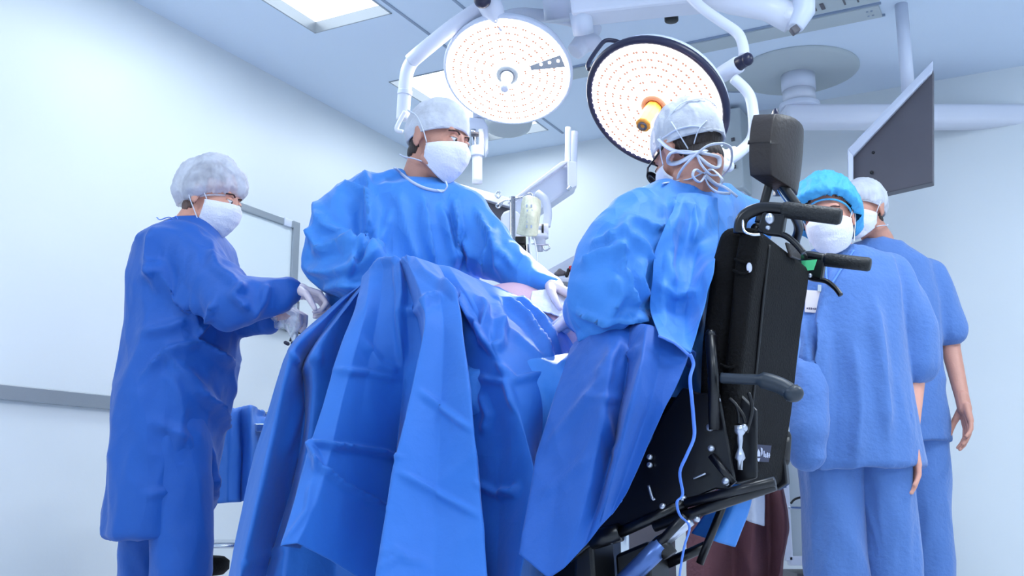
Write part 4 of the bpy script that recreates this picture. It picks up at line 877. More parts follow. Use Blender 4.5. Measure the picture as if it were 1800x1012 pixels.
bm = bmesh.new(); cyl(bm, P(985, -30, 4.25), Vector((P(985, -30, 4.25).x, 4.27, CEIL)), .07, 24); obj('down_tube', bm, M['whiteb'], t3)
tt = thing('lamp_stub', 'short white ceiling stub with black oval end above the dark-rimmed lamp', 'ceiling fitting', P(1180, 20, 4.2))
bm = bmesh.new(); p = P(1180, 27, 4.2); cyl(bm, p, Vector((p.x, p.y, CEIL)), .032, 24); obj('tube', bm, M['whiteb'], tt)
bm = bmesh.new(); cyl(bm, p - Vector((0, 0, .03)), p, .031, 24); obj('cap', bm, M['black'], tt, bevel=.006)
# third lamp seen from the side behind lamp 1
tt = thing('surgical_lamp', 'grey back of a third lamp, mostly hidden behind the lower edge of the left lamp', 'surgical lamp', P(892, 215, 4.9))
bm = bmesh.new(); c = P(893, 208, 4.9); lathe(bm, c, (0, .15, 1), [(.02, -.07), (.08, -.068), (.115, -.05), (.125, -.02), (.12, 0)]); obj('housing', bm, M['rail'], tt)
bm = bmesh.new(); cyl(bm, c, Vector((c.x, c.y + .02, CEIL)), .03, 16); obj('tube', bm, M['whiteb'], tt)
spot(t1, C1, N1, 2400, .1, 10); spot(t2, C2, N2, 2400, .1, 11)

# ================================================================== CEILING PENDANT AND PLATES AT THE RIGHT
pd = thing('ceiling_pendant', 'white ceiling pendant column with round plate and long horizontal boom at upper right', 'ceiling pendant', R(2.62, .55, CEIL))
bm = bmesh.new(); c = R(2.62, .50, CEIL); lathe(bm, c, (0, 0, -1), [(.33, 0), (.33, .008), (.30, .022), (.16, .03), (.15, .03)], 64); obj('ceiling_plate', bm, M['rail'], pd)
d_ = c.y; p = Vector((c.x, c.y, 0))
top = P(1401, 110, d_); c2 = Vector((top.x, d_, 0)); zb = P(1405, 183, d_).z
bm = bmesh.new(); cyl(bm, Vector((c2.x, d_, CEIL - .02)), Vector((c2.x, d_, P(1402, 160, d_).z)), .092, 40); obj('column', bm, M['whiteb'], pd)
bm = bmesh.new(); cyl(bm, Vector((c2.x, d_, P(1402, 161, d_).z)), Vector((c2.x, d_, zb)), .088, 40); obj('swivel', bm, M['white'], pd)
bm = bmesh.new(); cyl(bm, Vector((c2.x, d_, zb)), Vector((c2.x, d_, zb - .03)), .11, 40); obj('flange', bm, M['whiteb'], pd, bevel=.006)
za = P(1450, 206, d_).z
bm = bmesh.new(); e0 = Vector((c2.x - .1, d_ - .0, za)); e1 = P(1830, 196, d_); e1.z = za
dv = (e1 - e0); ln = dv.length; m_ = Matrix.Translation((e0 + e1)/2) @ Matrix.Rotation(math.atan2(dv.y, dv.x), 4, 'Z'); bx(bm, (0, 0, 0), (ln, .16, .115), mtx=m_); obj('boom', bm, M['white'], pd, bevel=.03)
rg = thing('ceiling_hatch', 'round grey edged ceiling cover beside the pendant plate', 'ceiling cover', R(2.38, .62, CEIL))
bm = bmesh.new(); ring(bm, R(2.33, .55, CEIL - .002), (0, 0, 1), .2, .008, 56, 8); obj('edge_ring', bm, M['groove'], rg)
bm = bmesh.new(); lathe(bm, R(2.33, .55, CEIL), (0, 0, -1), [(.19, 0), (.19, .006), (.05, .009)], 48); obj('cover', bm, M['rail'], rg)
# white service column behind lamp 2
sc_ = thing('service_column', 'tall white boxed duct on the back wall behind the dark-rimmed lamp', 'wall duct', P(1295, 300, 5.6))
q = plane_hit(1292, 300, (.4617, .887, 0), RC.dot(Vector((.4617, .887, 0)))); u = to_room(q)[0]
bm = bmesh.new(); bx(bm, (u, .06, 1.45), (.16, .12, 2.88), mtx=ROOM); obj('duct', bm, M['whiteb'], sc_, smooth=False, bevel=.01)
bm = bmesh.new(); bx(bm, (u, .10, 2.62), (.2, .2, .5), mtx=ROOM); obj('cover_box', bm, M['rail'], sc_, smooth=False, bevel=.01)
for dx in (.05, ):
    for dz in (.05, -.12): bm = bmesh.new(); bx(bm, (u + dx, .205, 2.62 + dz), (.02, .012, .02), mtx=ROOM); obj('screw', bm, M['dark'], sc_)

# ================================================================== MONITORS, BOOM, DRIP STAND IN THE MIDDLE
def slab(t, name, pts, d, m, thick, bevel=.004):
    bm = bmesh.new(); prism(bm, [P(x, y, dd) for (x, y), dd in zip(pts, d)], Vector(thick)); return obj(name, bm, m, t, smooth=False, bevel=bevel)
mt = thing('ceiling_monitor', 'big grey monitor seen from below with white edge, hanging behind the standing surgeon', 'monitor', P(850, 318, 4.6))
slab(mt, 'screen_back', ((768, 322), (900, 362), (900, 470), (768, 470)), (4.5, 4.7, 4.7, 4.5), M['dark'], (.02, .05, 0))
slab(mt, 'top_frame', ((762, 310), (905, 350), (905, 366), (762, 324)), (4.46, 4.66, 4.66, 4.46), M['white'], (.02, .06, 0))
T('mount_post', mt, [P(839, 322, 4.6), P(839, 262, 4.6)], .024, M['white'])
T('mount_collar', mt, [P(839, 275, 4.6), P(839, 258, 4.6)], .032, M['whiteb'])
T('mount_fork', mt, [P(833, 260, 4.6), P(832, 228, 4.6)], .014, M['steel']); T('mount_fork', mt, [P(846, 260, 4.6), P(846, 228, 4.6)], .014, M['white'])
bm = bmesh.new(); prism(bm, [P(x, y, 4.62) for x, y in ((824, 205), (850, 208), (858, 222), (858, 262), (852, 272), (849, 240), (824, 232))], Vector((0, .06, 0))); obj('mount_bracket', bm, M['whiteb'], mt, smooth=False, bevel=.006)
bm = bmesh.new(); bx(bm, P(835, 236, 4.56), (.035, .03, .014)); obj('clamp', bm, M['dark'], mt)
p = P(842, 208, 4.65); bm = bmesh.new(); cyl(bm, p, Vector((p.x, p.y, CEIL)), .03, 20); obj('down_tube', bm, M['whiteb'], mt)
bo = thing('equipment_boom', 'thick white diagonal arm slanting down to a rounded box, right of the grey monitor', 'equipment arm', P(950, 330, 4.4))
slab(bo, 'arm', ((990, 290), (1013, 290), (1013, 326), (940, 375), (905, 388), (905, 352)), (4.4,)*6, M['whiteb'], (0, .12, 0), .01)
slab(bo, 'arm_top', ((986, 284), (1004, 280), (910, 348), (892, 356)), (4.36,)*4, M['white'], (0, .04, 0), .004)
slab(bo, 'end_plate', ((998, 282), (1014, 284), (1014, 326), (1004, 331), (998, 326)), (4.33,)*5, M['white'], (0, .05, 0), .004)
T('upright', bo, [P(998, 292, 4.42), P(999, 224, 4.42)], .014, M['white']); 
p = P(999, 224, 4.42); T('down_tube', bo, [p + Vector((.03, .06, 0)), P(1006, 300, 4.48)], .02, M['whiteb'])
T('knob', bo, [P(998, 334, 4.32), P(1003, 328, 4.32)], .008, M['steel'])
bm = bmesh.new(); prism(bm, [P(x, y, 4.25) for x, y in ((879, 380), (884, 371), (896, 367), (908, 370), (914, 378), (914, 470), (879, 470))], Vector((.03, .1, 0))); obj('control_box', bm, M['white'], bo, smooth=False, bevel=.012)
ds = thing('drip_stand', 'chrome drip stand with wire hooks between the monitor and the hanging fluid bag', 'drip stand', Vector((P(900, 400, 4.05).x, 4.05, 0)))
px0 = P(901, 400, 4.05)
bm = bmesh.new(); tube(bm, [Vector((px0.x, 4.05, .1)), Vector((px0.x, 4.05, P(901, 346, 4.05).z))], .012, 16); obj('pole', bm, M['steel'], ds)
T('hook', ds, [P(901, 350, 4.05), P(888, 352, 4.03), P(876, 358, 4.0), P(872, 362, 4.0), P(877, 365, 4.0), P(884, 354, 4.02)], .0035, M['steel'], seg=8)
T('hook', ds, [P(901, 350, 4.05), P(918, 346, 4.03), P(930, 340, 4.0), P(936, 342, 4.0), P(932, 350, 4.0)], .0035, M['steel'], seg=8)
T('hook', ds, [P(876, 336, 4.15), P(871, 342, 4.15), P(876, 348, 4.15), P(880, 341, 4.15), P(876, 336, 4.15)], .0035, M['steel'], seg=8)
for a in range(5):
    v = Vector((math.cos(a*1.257), math.sin(a*1.257), 0)); bm = bmesh.new(); b0 = Vector((px0.x, 4.05, .1)); tube(bm, [b0, b0 + v*.26 - Vector((0, 0, .04))], .014, 10); obj('leg', bm, M['steel'], ds)
    bm = bmesh.new(); c = b0 + v*.26; c.z = .03; sphere(bm, c, (.03, .03, .03), seg=12); obj('caster', bm, M['black'], ds)
bg = bmesh.new()
bagc = [[(924, 348, 4.0), (918, 375, 3.98), (910, 412, 3.98)], [(930, 346, 3.97), (928, 378, 3.93), (924, 416, 3.95)], [(938, 348, 3.97), (938, 378, 3.93), (936, 416, 3.95)], [(947, 354, 4.0), (945, 378, 3.98), (941, 412, 3.98)]]
bagt = thing('fluid_bag', 'pale yellow fluid bag hanging from the drip stand hook', 'fluid bag', P(930, 380, 3.97))
sheet('bag', bagc, M['iv'], bagt, rows=30, per=8, amp=.004, freq=20, thick=.012)
T('tube', bagt, [P(930, 416, 3.97), P(932, 440, 3.97), P(938, 470, 3.97), P(934, 500, 3.97)], .004, M['tie'], seg=8)
T('tube', bagt, [P(938, 416, 3.96), P(944, 450, 3.96), (P(940, 500, 3.96))], .003, M['tie'], seg=8)
for x in (926, 934): 
    bm = bmesh.new(); 
    for k in range(5): bx(bm, P(x + (k % 2), 362 + k*9, 3.925), (.006, .002, .012))
    o = obj('lettering', bm, M['groove'], bagt, smooth=False); o['kind'] = 'stuff'
pb_ = thing('infusion_pump', 'small black box clamped to a thin pole below the fluid bag', 'infusion pump', P(915, 432, 4.1))
bm = bmesh.new(); bx(bm, P(915, 424, 4.1), (.045, .05, .032)); obj('body', bm, M['black'], pb_, bevel=.004)
bm = bmesh.new(); bx(bm, P(914, 438, 4.1), (.04, .05, .032)); obj('body', bm, M['black'], pb_, bevel=.004)
p = P(926, 430, 4.12); bm = bmesh.new(); tube(bm, [Vector((p.x, p.y, .5)), p], .012, 12); obj('pole', bm, M['steel'], pb_)
sl = thing('small_exam_lamp', 'small white jointed arm with ribbed cap hanging right of the fluid bag', 'jointed arm', P(955, 400, 4.2))
T('arm', sl, [P(945, 340, 4.22), P(958, 352, 4.2), P(963, 375, 4.2), P(960, 398, 4.2)], .018, M['whiteb'])
bm = bmesh.new(); tube(bm, [P(945, 404, 4.18), P(964, 404, 4.18)], [.026, .028], 20); obj('joint', bm, M['white'], sl, bevel=.004)
bm = bmesh.new(); tube(bm, [P(952, 403, 4.15), P(955.5, 403, 4.15)], [.023, .023], 20); obj('joint_band', bm, M['black'], sl)
p = P(949, 414, 4.17); bm = bmesh.new(); lathe(bm, p, (0, 0, -1), [(.02, -.02), (.036, 0), (.036, .012), (.024, .016), (.024, .04), (.015, .044), (.014, .068)], 24); obj('cap', bm, M['whiteb'], sl)
T('wire_loop', sl, [P(934, 428, 4.15), P(955, 430, 4.15), P(964, 430, 4.15), P(966, 436, 4.15), (P(958, 440, 4.15)), P(954, 432, 4.15)], .0035, M['steel'], seg=8)
# instrument counter with a slanting splash panel
ct = thing('side_counter', 'white side counter with slanting back panel behind the bright operating site', 'counter', Vector((P(1040, 500, 4.6).x, 4.6, 0)))
slab(ct, 'back_panel', ((940, 486), (1100, 398), (1100, 470), (940, 530)), (4.75, 4.35, 4.35, 4.75), M['whiteb'], (.03, .05, 0))
tb = P(1010, 493, 4.35)
slab(ct, 'worktop', ((973, 486), (1120, 500), (1120, 508), (973, 494)), (4.5, 4.1, 4.1, 4.5), M['white'], (.1, .3, 0))
p = P(1040, 510, 4.4); bm = bmesh.new(); bx(bm, (p.x + .06, 4.55, (p.z)/2), (.55, .3, p.z)); obj('cabinet', bm, M['dark'], ct, smooth=False, bevel=.004)
def lump(name, label, cat, pts, d, m, r, m2=None):
    t = thing(name, label, cat, P(*pts[0], d)); bm = bmesh.new()
    for a, b in zip(pts, pts[1:]): cone(bm, P(*a, d), P(*b, d), r, r*.7, 10)
    o = link('body', remesh(bm, .004, 2), m, t)
    return t
lump('cable_coil', 'dark grey coiled clamp on the white counter, leftmost of the small items', 'clamp', [(978, 482), (984, 476), (991, 480), (980, 483)], 4.35, M['dark'], .012)
a_ = lump('cable_clip', 'black and red clip on the white counter in front of the slanting panel', 'clamp', [(996, 484), (1000, 474), (1008, 472), (1010, 482)], 4.33, M['black'], .010)
bm = bmesh.new(); cone(bm, P(1003, 470, 4.31), P(1009, 478, 4.31), .009, .008, 10); obj('grip', bm, M['red'], a_)
lump('cable_clip', 'red clip on the white counter beside the seated surgeon\'s sleeve', 'clamp', [(1020, 478), (1016, 466), (1024, 464), (1026, 480)], 4.3, M['red'], .010)

# ================================================================== LEFT SIDE: whiteboard, cable, draped trolley
wb = thing('whiteboard', 'aluminium framed whiteboard on the left wall behind the nurse', 'whiteboard', wall_left_at(440, 460))
uw = [to_room(wall_left_at(x, y)) for x, y in ((514, 398), (506, 560))]
w0, z1, z0 = uw[0][1], uw[0][2], uw[1][2] - .05; w1 = to_room(wall_left_at(345, 430))[1]
bm = bmesh.new(); bx(bm, (.012, (w0 + w1)/2, (z0 + z1)/2), (.018, w1 - w0, z1 - z0), mtx=ROOM); obj('surface', bm, M['board'], wb, smooth=False)
for n_, c_, s_ in (('frame_side', (.018, w0, (z0 + z1)/2), (.032, .055, z1 - z0 + .05)), ('frame_side', (.018, w1, (z0 + z1)/2), (.032, .05, z1 - z0 + .05)), ('frame_top', (.018, (w0 + w1)/2, z1), (.03, w1 - w0 - .056, .04)), ('frame_bottom', (.018, (w0 + w1)/2, z0), (.03, w1 - w0 - .056, .04))):
    bm = bmesh.new(); bx(bm, c_, s_, mtx=ROOM); obj(n_, bm, M['alu'], wb, smooth=False, bevel=.004)
bm = bmesh.new(); bx(bm, (.02, w0 + .08, z1 + .0), (.036, .06, .045), mtx=ROOM); obj('corner_clip', bm, M['whiteb'], wb, bevel=.003)
cb = thing('wall_cable', 'black looped cable with plug hanging on the wall behind the plastic packet', 'cable', P(520, 590, 5.0))
T('wire', cb, [P(524, 530, 5.4), P(524, 560, 5.2), P(523, 585, 5.1), P(517, 606, 5.1)], .006, M['black'], seg=8)
T('loop', cb, [P(510, 600, 5.1), P(516, 586, 5.1), P(530, 586, 5.1), P(532, 597, 5.1), P(520, 606, 5.1)], .006, M['black'], seg=8)
bm = bmesh.new(); cone(bm, P(517, 604, 5.08), P(530, 597, 5.08), .018, .012, 12); cone(bm, P(502, 602, 5.08), P(506, 604, 5.08), .01, .01, 10); obj('plug', bm, M['navy'], cb)
tr = thing('trolley', 'instrument trolley covered with a bright blue cloth between the nurse and the table', 'trolley', Vector((P(420, 800, 3.75).x, 3.8, 0)))
zt = P(430, 742, 3.75).z
cx = P(405, 800, 3.75).x
bm = bmesh.new(); bx(bm, (cx, 3.95, zt - .02), (.6, .4, .03)); obj('tray', bm, M['steel'], tr, bevel=.004)
for sx in (-1, 1):
    for sy in (-1, 1):
        bm = bmesh.new(); tube(bm, [Vector((cx + sx*.26, 3.95 + sy*.17, .07)), Vector((cx + sx*.26, 3.95 + sy*.17, zt))], .014, 12); obj('leg', bm, M['steel'], tr)
        bm = bmesh.new(); sphere(bm, (cx + sx*.26, 3.95 + sy*.17, .035), .035, seg=12); obj('caster', bm, M['black'], tr)
bm = bmesh.new(); bx(bm, (cx, 3.95, .42), (.54, .36, .015)); obj('shelf', bm, M['steel'], tr)
cl = [[(380, 716, 3.72), (372, 800, 3.72), (366, 888, 3.72)], [(408, 722, 3.68), (402, 800, 3.66), (400, 885, 3.66)], [(425, 716, 3.74), (425, 800, 3.74), (424, 884, 3.74)], [(440, 714, 3.7), (441, 790, 3.7), (436, 880, 3.7)], [(447, 730, 3.78), (462, 800, 3.8), (466, 878, 3.78)], [(470, 740, 3.9), (486, 800, 3.95), (490, 876, 3.95)]]
tag(sheet('trolley_cloth', cl, M['drape'], rows=40, per=8, amp=.01, freq=8, seed=61, back=[(0, .2, .0), (0, .42, -.02)]), 'bright blue cloth bunched over the trolley beside the nurse\'s gown', 'drape')
T('cloth_stand', tr, [P(456, 742, 3.9), P(456, 720, 3.9)], .006, M['steel'])
sb = thing('foot_stool', 'dark stool standing behind the nurse\'s legs', 'stool', Vector((P(283, 980, 3.6).x - .06, 4.05, 0)))
c = sb.location; bm = bmesh.new(); lathe(bm, Vector((c.x, c.y, .30)), (0, 0, 1), [(.15, 0), (.17, .02), (.17, .05), (.15, .065)], 32); obj('seat', bm, M['blackf'], sb)
bm = bmesh.new(); tube(bm, [Vector((c.x, c.y, .08)), Vector((c.x, c.y, .31))], .025, 16); obj('post', bm, M['steel'], sb)
for a in range(5):
    v = Vector((math.cos(a*1.257), math.sin(a*1.257), 0)); bm = bmesh.new(); tube(bm, [Vector((c.x, c.y, .09)), c + v*.2 + Vector((0, 0, .05))], .014, 10); obj('leg', bm, M['steel'], sb)
    bm = bmesh.new(); sphere(bm, c + v*.2 + Vector((0, 0, .027)), .027, seg=10); obj('caster', bm, M['black'], sb)

# ================================================================== RIGHT BACKGROUND: monitor, cabinet, maroon cloth
mr = thing('ceiling_monitor', 'grey monitor with pale frame at the right edge above the white capped person', 'monitor', P(1545, 250, 4.4))
slab(mr, 'screen_back', ((1500, 272), (1640, 120), (1640, 320), (1500, 352)), (4.6, 4.3, 4.3, 4.6), M['dark'], (.03, .06, 0))
slab(mr, 'frame_edge', ((1490, 262), (1640, 106), (1640, 124), (1500, 274)), (4.57, 4.27, 4.27, 4.57), M['whiteb'], (.02, .07, 0)); slab(mr, 'frame_side', ((1490, 262), (1500, 272), (1500, 352), (1492, 352)), (4.57,)*4, M['whiteb'], (.02, .07, 0))
for q in ((1535, 268), (1532, 303), (1540, 300)):
    bm = bmesh.new(); p = P(*q, 4.52); sphere(bm, p, .008, seg=10); obj('screw', bm, M['black'], mr)
p = P(1600, 200, 4.5); bm = bmesh.new(); tube(bm, [p, Vector((p.x, p.y, CEIL))], .03, 16); obj('down_tube', bm, M['whiteb'], mr)
cab = thing('glass_cabinet', 'white framed equipment cabinet low behind the wheelchair and the maroon cloth', 'cabinet', Vector((P(1400, 900, 4.9).x, 4.9, 0)))
xl, xr = P(1381, 900, 4.7).x, P(1500, 900, 4.7).x; zt = P(1390, 760, 4.7).z; zb = P(1390, 985, 4.7).z
bm = bmesh.new(); bx(bm, ((xl + xr)/2, 4.9, (zt + zb)/2), (xr - xl - .02, .36, zt - zb - .02)); obj('body', bm, M['rail'], cab, smooth=False)
for n_, c_, s_ in (('frame_side', (xl, 4.7, (zt + zb)/2), (.035, .04, zt - zb)), ('frame_side', (xr, 4.7, (zt + zb)/2), (.035, .04, zt - zb)), ('frame_top', ((xl + xr)/2, 4.7, zt), (xr - xl, .04, .04)), ('frame_bottom', ((xl + xr)/2, 4.7, zb), (xr - xl, .04, .04))):
    bm = bmesh.new(); bx(bm, c_, s_); obj(n_, bm, M['white'], cab, smooth=False, bevel=.004)
T('door_bar', cab, [P(1386, 892, 4.62), P(1430, 893, 4.62)], .008, M['steel'])
T('hose', cab, [P(1390, 885, 4.6), P(1396, 878, 4.6), P(1408, 874, 4.6), P(1425, 876, 4.6)], .005, M['black'], seg=8)
bm = bmesh.new(); bx(bm, ((xl + xr)/2, 4.9, zb/2 - .03), (xr - xl - .1, .3, zb - .06)); obj('plinth', bm, M['dark'], cab, smooth=False)
mc = [[(1200, 838, 3.75), (1205, 900, 3.73), (1208, 985, 3.72), (1208, 1040, 3.72)], [(1240, 838, 3.68), (1245, 900, 3.66), (1240, 985, 3.66), (1240, 1045, 3.66)], [(1290, 838, 3.74), (1288, 900, 3.74), (1290, 985, 3.74), (1290, 1050, 3.74)], [(1325, 838, 3.66), (1328, 900, 3.64), (1322, 985, 3.64), (1320, 1050, 3.64)], [(1350, 838, 3.72), (1350, 900, 3.72), (1352, 985, 3.72), (1346, 1050, 3.72)],
      [(1366, 838, 3.66), (1380, 910, 3.62), (1378, 960, 3.64), (1362, 1050, 3.66)], [(1368, 838, 3.75), (1386, 925, 3.75), (1382, 955, 3.75), (1368, 1050, 3.75)]]
tag(sheet('maroon_cloth', mc, M['maroon'], rows=40, per=8, amp=.01, freq=8, seed=71, back=[(0, .3, .0)]), 'maroon cloth hanging from a low table beyond the wheelchair', 'cloth')
mtb = thing('low_table', 'low table with pale base under the maroon cloth', 'table', Vector((P(1290, 900, 3.95).x, 3.95, 0)))
zc = P(1290, 838, 3.7).z; c = mtb.location
bm = bmesh.new(); bx(bm, (c.x, 3.9, zc - .025), (.32, .26, .03)); obj('table_top', bm, M['steel'], mtb, bevel=.003)
bm = bmesh.new(); bx(bm, (c.x, 3.9, zc/2), (.06, .06, zc - .08)); obj('column', bm, M['steel'], mtb)
bm = bmesh.new(); bx(bm, (c.x + .02, 3.62, .29), (.46, .04, .05)); bx(bm, (c.x, 3.85, .04), (.4, .4, .08)); me_ = obj('base', bm, M['white'], mtb, bevel=.006)
tag(sheet('grey_towel', [[(1308, 838, 3.5), (1306, 880, 3.48), (1304, 912, 3.47)], [(1326, 838, 3.46), (1326, 880, 3.44), (1324, 920, 3.44)], [(1340, 838, 3.5), (1346, 880, 3.48), (1344, 926, 3.48)]], M['cloth'], rows=24, per=8, amp=.005, freq=12, back=[(0, .15, 0)]), 'pale grey towel hanging over the maroon cloth', 'towel')
tag(sheet('yellow_bag', [[(1360, 780, 3.5), (1362, 812, 3.48), (1366, 835, 3.48)], [(1368, 780, 3.46), (1370, 812, 3.45), (1371, 840, 3.45)], [(1376, 780, 3.5), (1374, 812, 3.48), (1374, 846, 3.48)]], M['yellow'], rows=20, per=6, amp=.004, back=[(0, .06, 0)]), 'sliver of yellow bag hanging behind the wheelchair back', 'bag')

# ================================================================== THE WHEELCHAIR
gc = PL(1180, 900, -.22); gc.z = 0
wc = thing('wheelchair', 'black power wheelchair raised on its frame, seen from its left rear corner', 'wheelchair', gc)
def W(name, bm, m, bevel=0, smooth=True, parent=None): return obj(name, bm, m, parent or wc, smooth, bevel)
WID = .45
def hexa(bm, tl, tr, br, bl, depth):                  # a padded slab: corner points and depth vector
    prism(bm, [tl, tr, br, bl], depth)
# back shell and cushions
bm = bmesh.new(); pts = [PL(1332, 398), PL(1408 - 86, 398), PL(1298, 560), PL(1284, 700), PL(1268, 852), PL(1290, 852)]
def back_pad(name, edge_front, edge_rear, off0, off1, m, sub=.02):
    bm = bmesh.new(); n = len(edge_front); F0 = [PL(x, y) for x, y in edge_front]; R0 = [PL(x, y) for x, y in edge_rear]
    seg = 6; V = []
    for k in range(seg + 1):
        o = off0 + (off1 - off0)*k/seg; V.append([[bm.verts.new(p + CL*o) for p in F0], [bm.verts.new(p + CL*o) for p in R0]])
    for a, b in zip(V, V[1:]):
        for i in range(n - 1):
            bm.faces.new((a[0][i], a[0][i + 1], b[0][i + 1], b[0][i])); bm.faces.new((a[1][i], b[1][i], b[1][i + 1], a[1][i + 1]))
        bm.faces.new((a[0][0], b[0][0], b[1][0], a[1][0])); bm.faces.new((a[0][-1], a[1][-1], b[1][-1], b[0][-1]))
    for v_ in (V[0], V[-1]):
        for i in range(n - 1): bm.faces.new((v_[0][i], v_[0][i + 1], v_[1][i + 1], v_[1][i]))
    bmesh.ops.recalc_face_normals(bm, faces=bm.faces)
    o = W(name, bm, m, bevel=sub); o.modifiers['bevel'].segments = 4; return o
back_pad('back_cushion', [(1262, 396), (1246, 450), (1236, 520), (1226, 600), (1222, 700), (1222, 760)], [(1300, 392), (1292, 450), (1284, 520), (1276, 600), (1266, 700), (1262, 760)], -.015, -WID + .01, M['blackf'], .022)
sh_ = back_pad('back_shell', [(1300, 396), (1290, 450), (1284, 520), (1276, 600), (1262, 700), (1252, 790), (1248, 850)], [(1336, 400), (1330, 450), (1318, 520), (1308, 600), (1296, 700), (1282, 790), (1276, 850)], -.0, -WID, M['blackf'], .018)
# quilting folds of the side bolster
for y0, k in ((455, 0), (475, 1), (640, 2), (655, 3)):
    bm = bmesh.new(); curve(bm, [PL(1300 - (y0 - 400)*.14, y0, .002), PL(1316 - (y0 - 400)*.14, y0 + 6, .006), PL(1326 - (y0 - 400)*.14, y0 + 2, .002)], .006, 8, flat=.5); W('seam', bm, M['blackf'], parent=sh_)
def PB(px, py, off=0):                                 # on the rear face of the back shell
    a, b = PL(1336, 400), PL(1276, 850); n = (b - a).cross(CL).normalized(); 
    if n.dot(CB) < 0: n = -n
    return plane_hit(px, py, n, a.dot(n) + off)
bm = bmesh.new(); curve(bm, [PB(1352, 430, .001), PB(1342, 520, .001), PB(1330, 640, .001), PB(1312, 800, .001)], .0035, 8); W('piping', bm, M['black'], parent=sh_)
# printed mark
bm = bmesh.new(); prism(bm, [PB(*q, .0065) for q in ((1322, 780), (1356, 783), (1351, 812), (1318, 810))], CB*.0004); lb = W('printed_label', bm, M['navyp'], smooth=False, parent=sh_)
for pl in (((1333, 789), (1336, 795), (1336, 802), (1331, 802), (1331, 795)), ((1337, 786), (1340, 788), (1340, 797), (1338, 801), (1338, 793)), ((1331, 805), (1336, 805), (1334, 811), (1332, 810))):
    bm = bmesh.new(); prism(bm, [PB(*q, .0072) for q in pl], CB*.0006)
    me_ = obj('emblem', bm, M['logo'], wc, smooth=False)
bm = bmesh.new()
for k, (h0, h1) in enumerate(((792, 803), (797, 804), (795, 804), (796, 804))):
    x = 1342 + k*3; prism(bm, [PB(x, h0, .0072), PB(x + 1.6, h0, .0072), PB(x + 1.6, h1, .0072), PB(x, h1, .0072)], CB*.0006)
    prism(bm, [PB(x, h1 - 2 - k, .0072), PB(x + 2.4, h1 - 2 - k, .0072), PB(x + 2.4, h1 - .6 - k, .0072), PB(x, h1 - .6 - k, .0072)], CB*.0006)
o = obj('lettering', bm, M['logo'], wc, smooth=False); o['kind'] = 'stuff'
# headrest
hc = PL(1384, 276, -WID/2 - .0)
tilt = Matrix.Rotation(-math.radians(6), 4, CL)
bm = bmesh.new(); bmesh.ops.create_cube(bm, size=1); bmesh.ops.subdivide_edges(bm, edges=bm.edges, cuts=8, use_grid_fill=True)
for v in bm.verts:
    a, b, c_ = v.co*2; k = (1 - .22*abs(c_)**3); yy = b*.125*(1 - .12*abs(c_)**4)*(1 if c_ > 0 else 1 - .15*abs(c_)); zz = c_*.082; xx = a*.026 + .03*(abs(b)**2)*1.0
    v.co = Vector((xx, yy, zz - .012*abs(b)**3*(1 if c_ > 0 else -1)))
mh = Matrix.Translation(hc) @ Matrix(((CF.x, CL.x, 0, 0), (CF.y, CL.y, 0, 0), (0, 0, 1, 0), (0, 0, 0, 1))) @ Matrix.Rotation(math.radians(-8), 4, 'Y'); bm.transform(mh); W('headrest', bm, M['headrest'], bevel=.008)
bm = bmesh.new(); curve(bm, [PL(1334, 392, -.2), PL(1345, 350, -.2), PL(1354, 318, -.2), PL(1360, 308, -.2), PL(1368, 314, -.2), PL(1385, 338, -.2), PL(1402, 362, -.2)], .0105, 12); W('headrest_bracket', bm, M['black'])
bm = bmesh.new(); curve(bm, [PL(1360, 312, -.22), PL(1372, 336, -.22), PL(1394, 366, -.22)], .006, 12); W('headrest_rod', bm, M['steel'])
bm = bmesh.new(); curve(bm, [PL(1366, 330, -.24), PL(1388, 352, -.24), PL(1404, 390, -.25), PL(1398, 425, -.25)], .009, 12); W('headrest_stem', bm, M['blackm'])
bm = bmesh.new(); sphere(bm, PL(1363, 206, -WID/2 - .02), (.0085, .02, .022)); W('headrest_knob', bm, M['navy'])
# push handles, each with its brake lever
def handle(off, sh, pts, grip, plate, lever, bolt):
    Q = lambda q, o=0: PL(q[0], q[1], off + o)
    bm = bmesh.new(); curve(bm, [Q(q) for q in pts], .0135, 14); h = W('push_handle', bm, M['blackm'])
    bm = bmesh.new(); a, b = Q(grip[0]), Q(grip[1]); tube(bm, [a, a.lerp(b, .05), a.lerp(b, .95), b], [.0155, .0178, .0178, .015], 20)
    W('grip', bm, M['grip'], parent=h)
    bm = bmesh.new(); prism(bm, [Q(q, .012) for q in plate], -CL*.024); W('clamp_plate', bm, M['blackm'], bevel=.004, smooth=False, parent=h)
    bm = bmesh.new(); curve(bm, [Q(q) for q in lever], [.012]*(6*(len(lever) - 2)) + [.010]*6 + [.0075] if False else .0095, 12, flat=.7); W('brake_lever', bm, M['blackm'], parent=h)
    for q in bolt: bm = bmesh.new(); sphere(bm, Q(q, .014), .0055, seg=10); W('bolt', bm, M['silver'], parent=h)
handle(0, 0, ((1300, 410), (1303, 388), (1316, 374), (1342, 366), (1380, 368)), ((1376, 368), (1478, 381)), ((1340, 372), (1380, 376), (1374, 414), (1342, 410), (1332, 398)), ((1334, 404), (1356, 408), (1380, 414), (1398, 428), (1412, 444)), ((1350, 400),))
handle(-WID - .04, 0, ((1392, 520), (1396, 480), (1402, 460), (1416, 450), (1450, 455)), ((1450, 456), (1530, 465)), ((1408, 450), (1450, 456), (1444, 492), (1416, 486)), ((1408, 482), (1430, 490), (1452, 494), (1468, 506), (1478, 519)), ((1424, 484),))
bm = bmesh.new(); prism(bm, [PL(*q, -WID + .03) for q in ((1408, 458), (1436, 456), (1430, 474), (1412, 476))], -CL*.002); W('green_label', bm, M['greenlabel'], smooth=False)
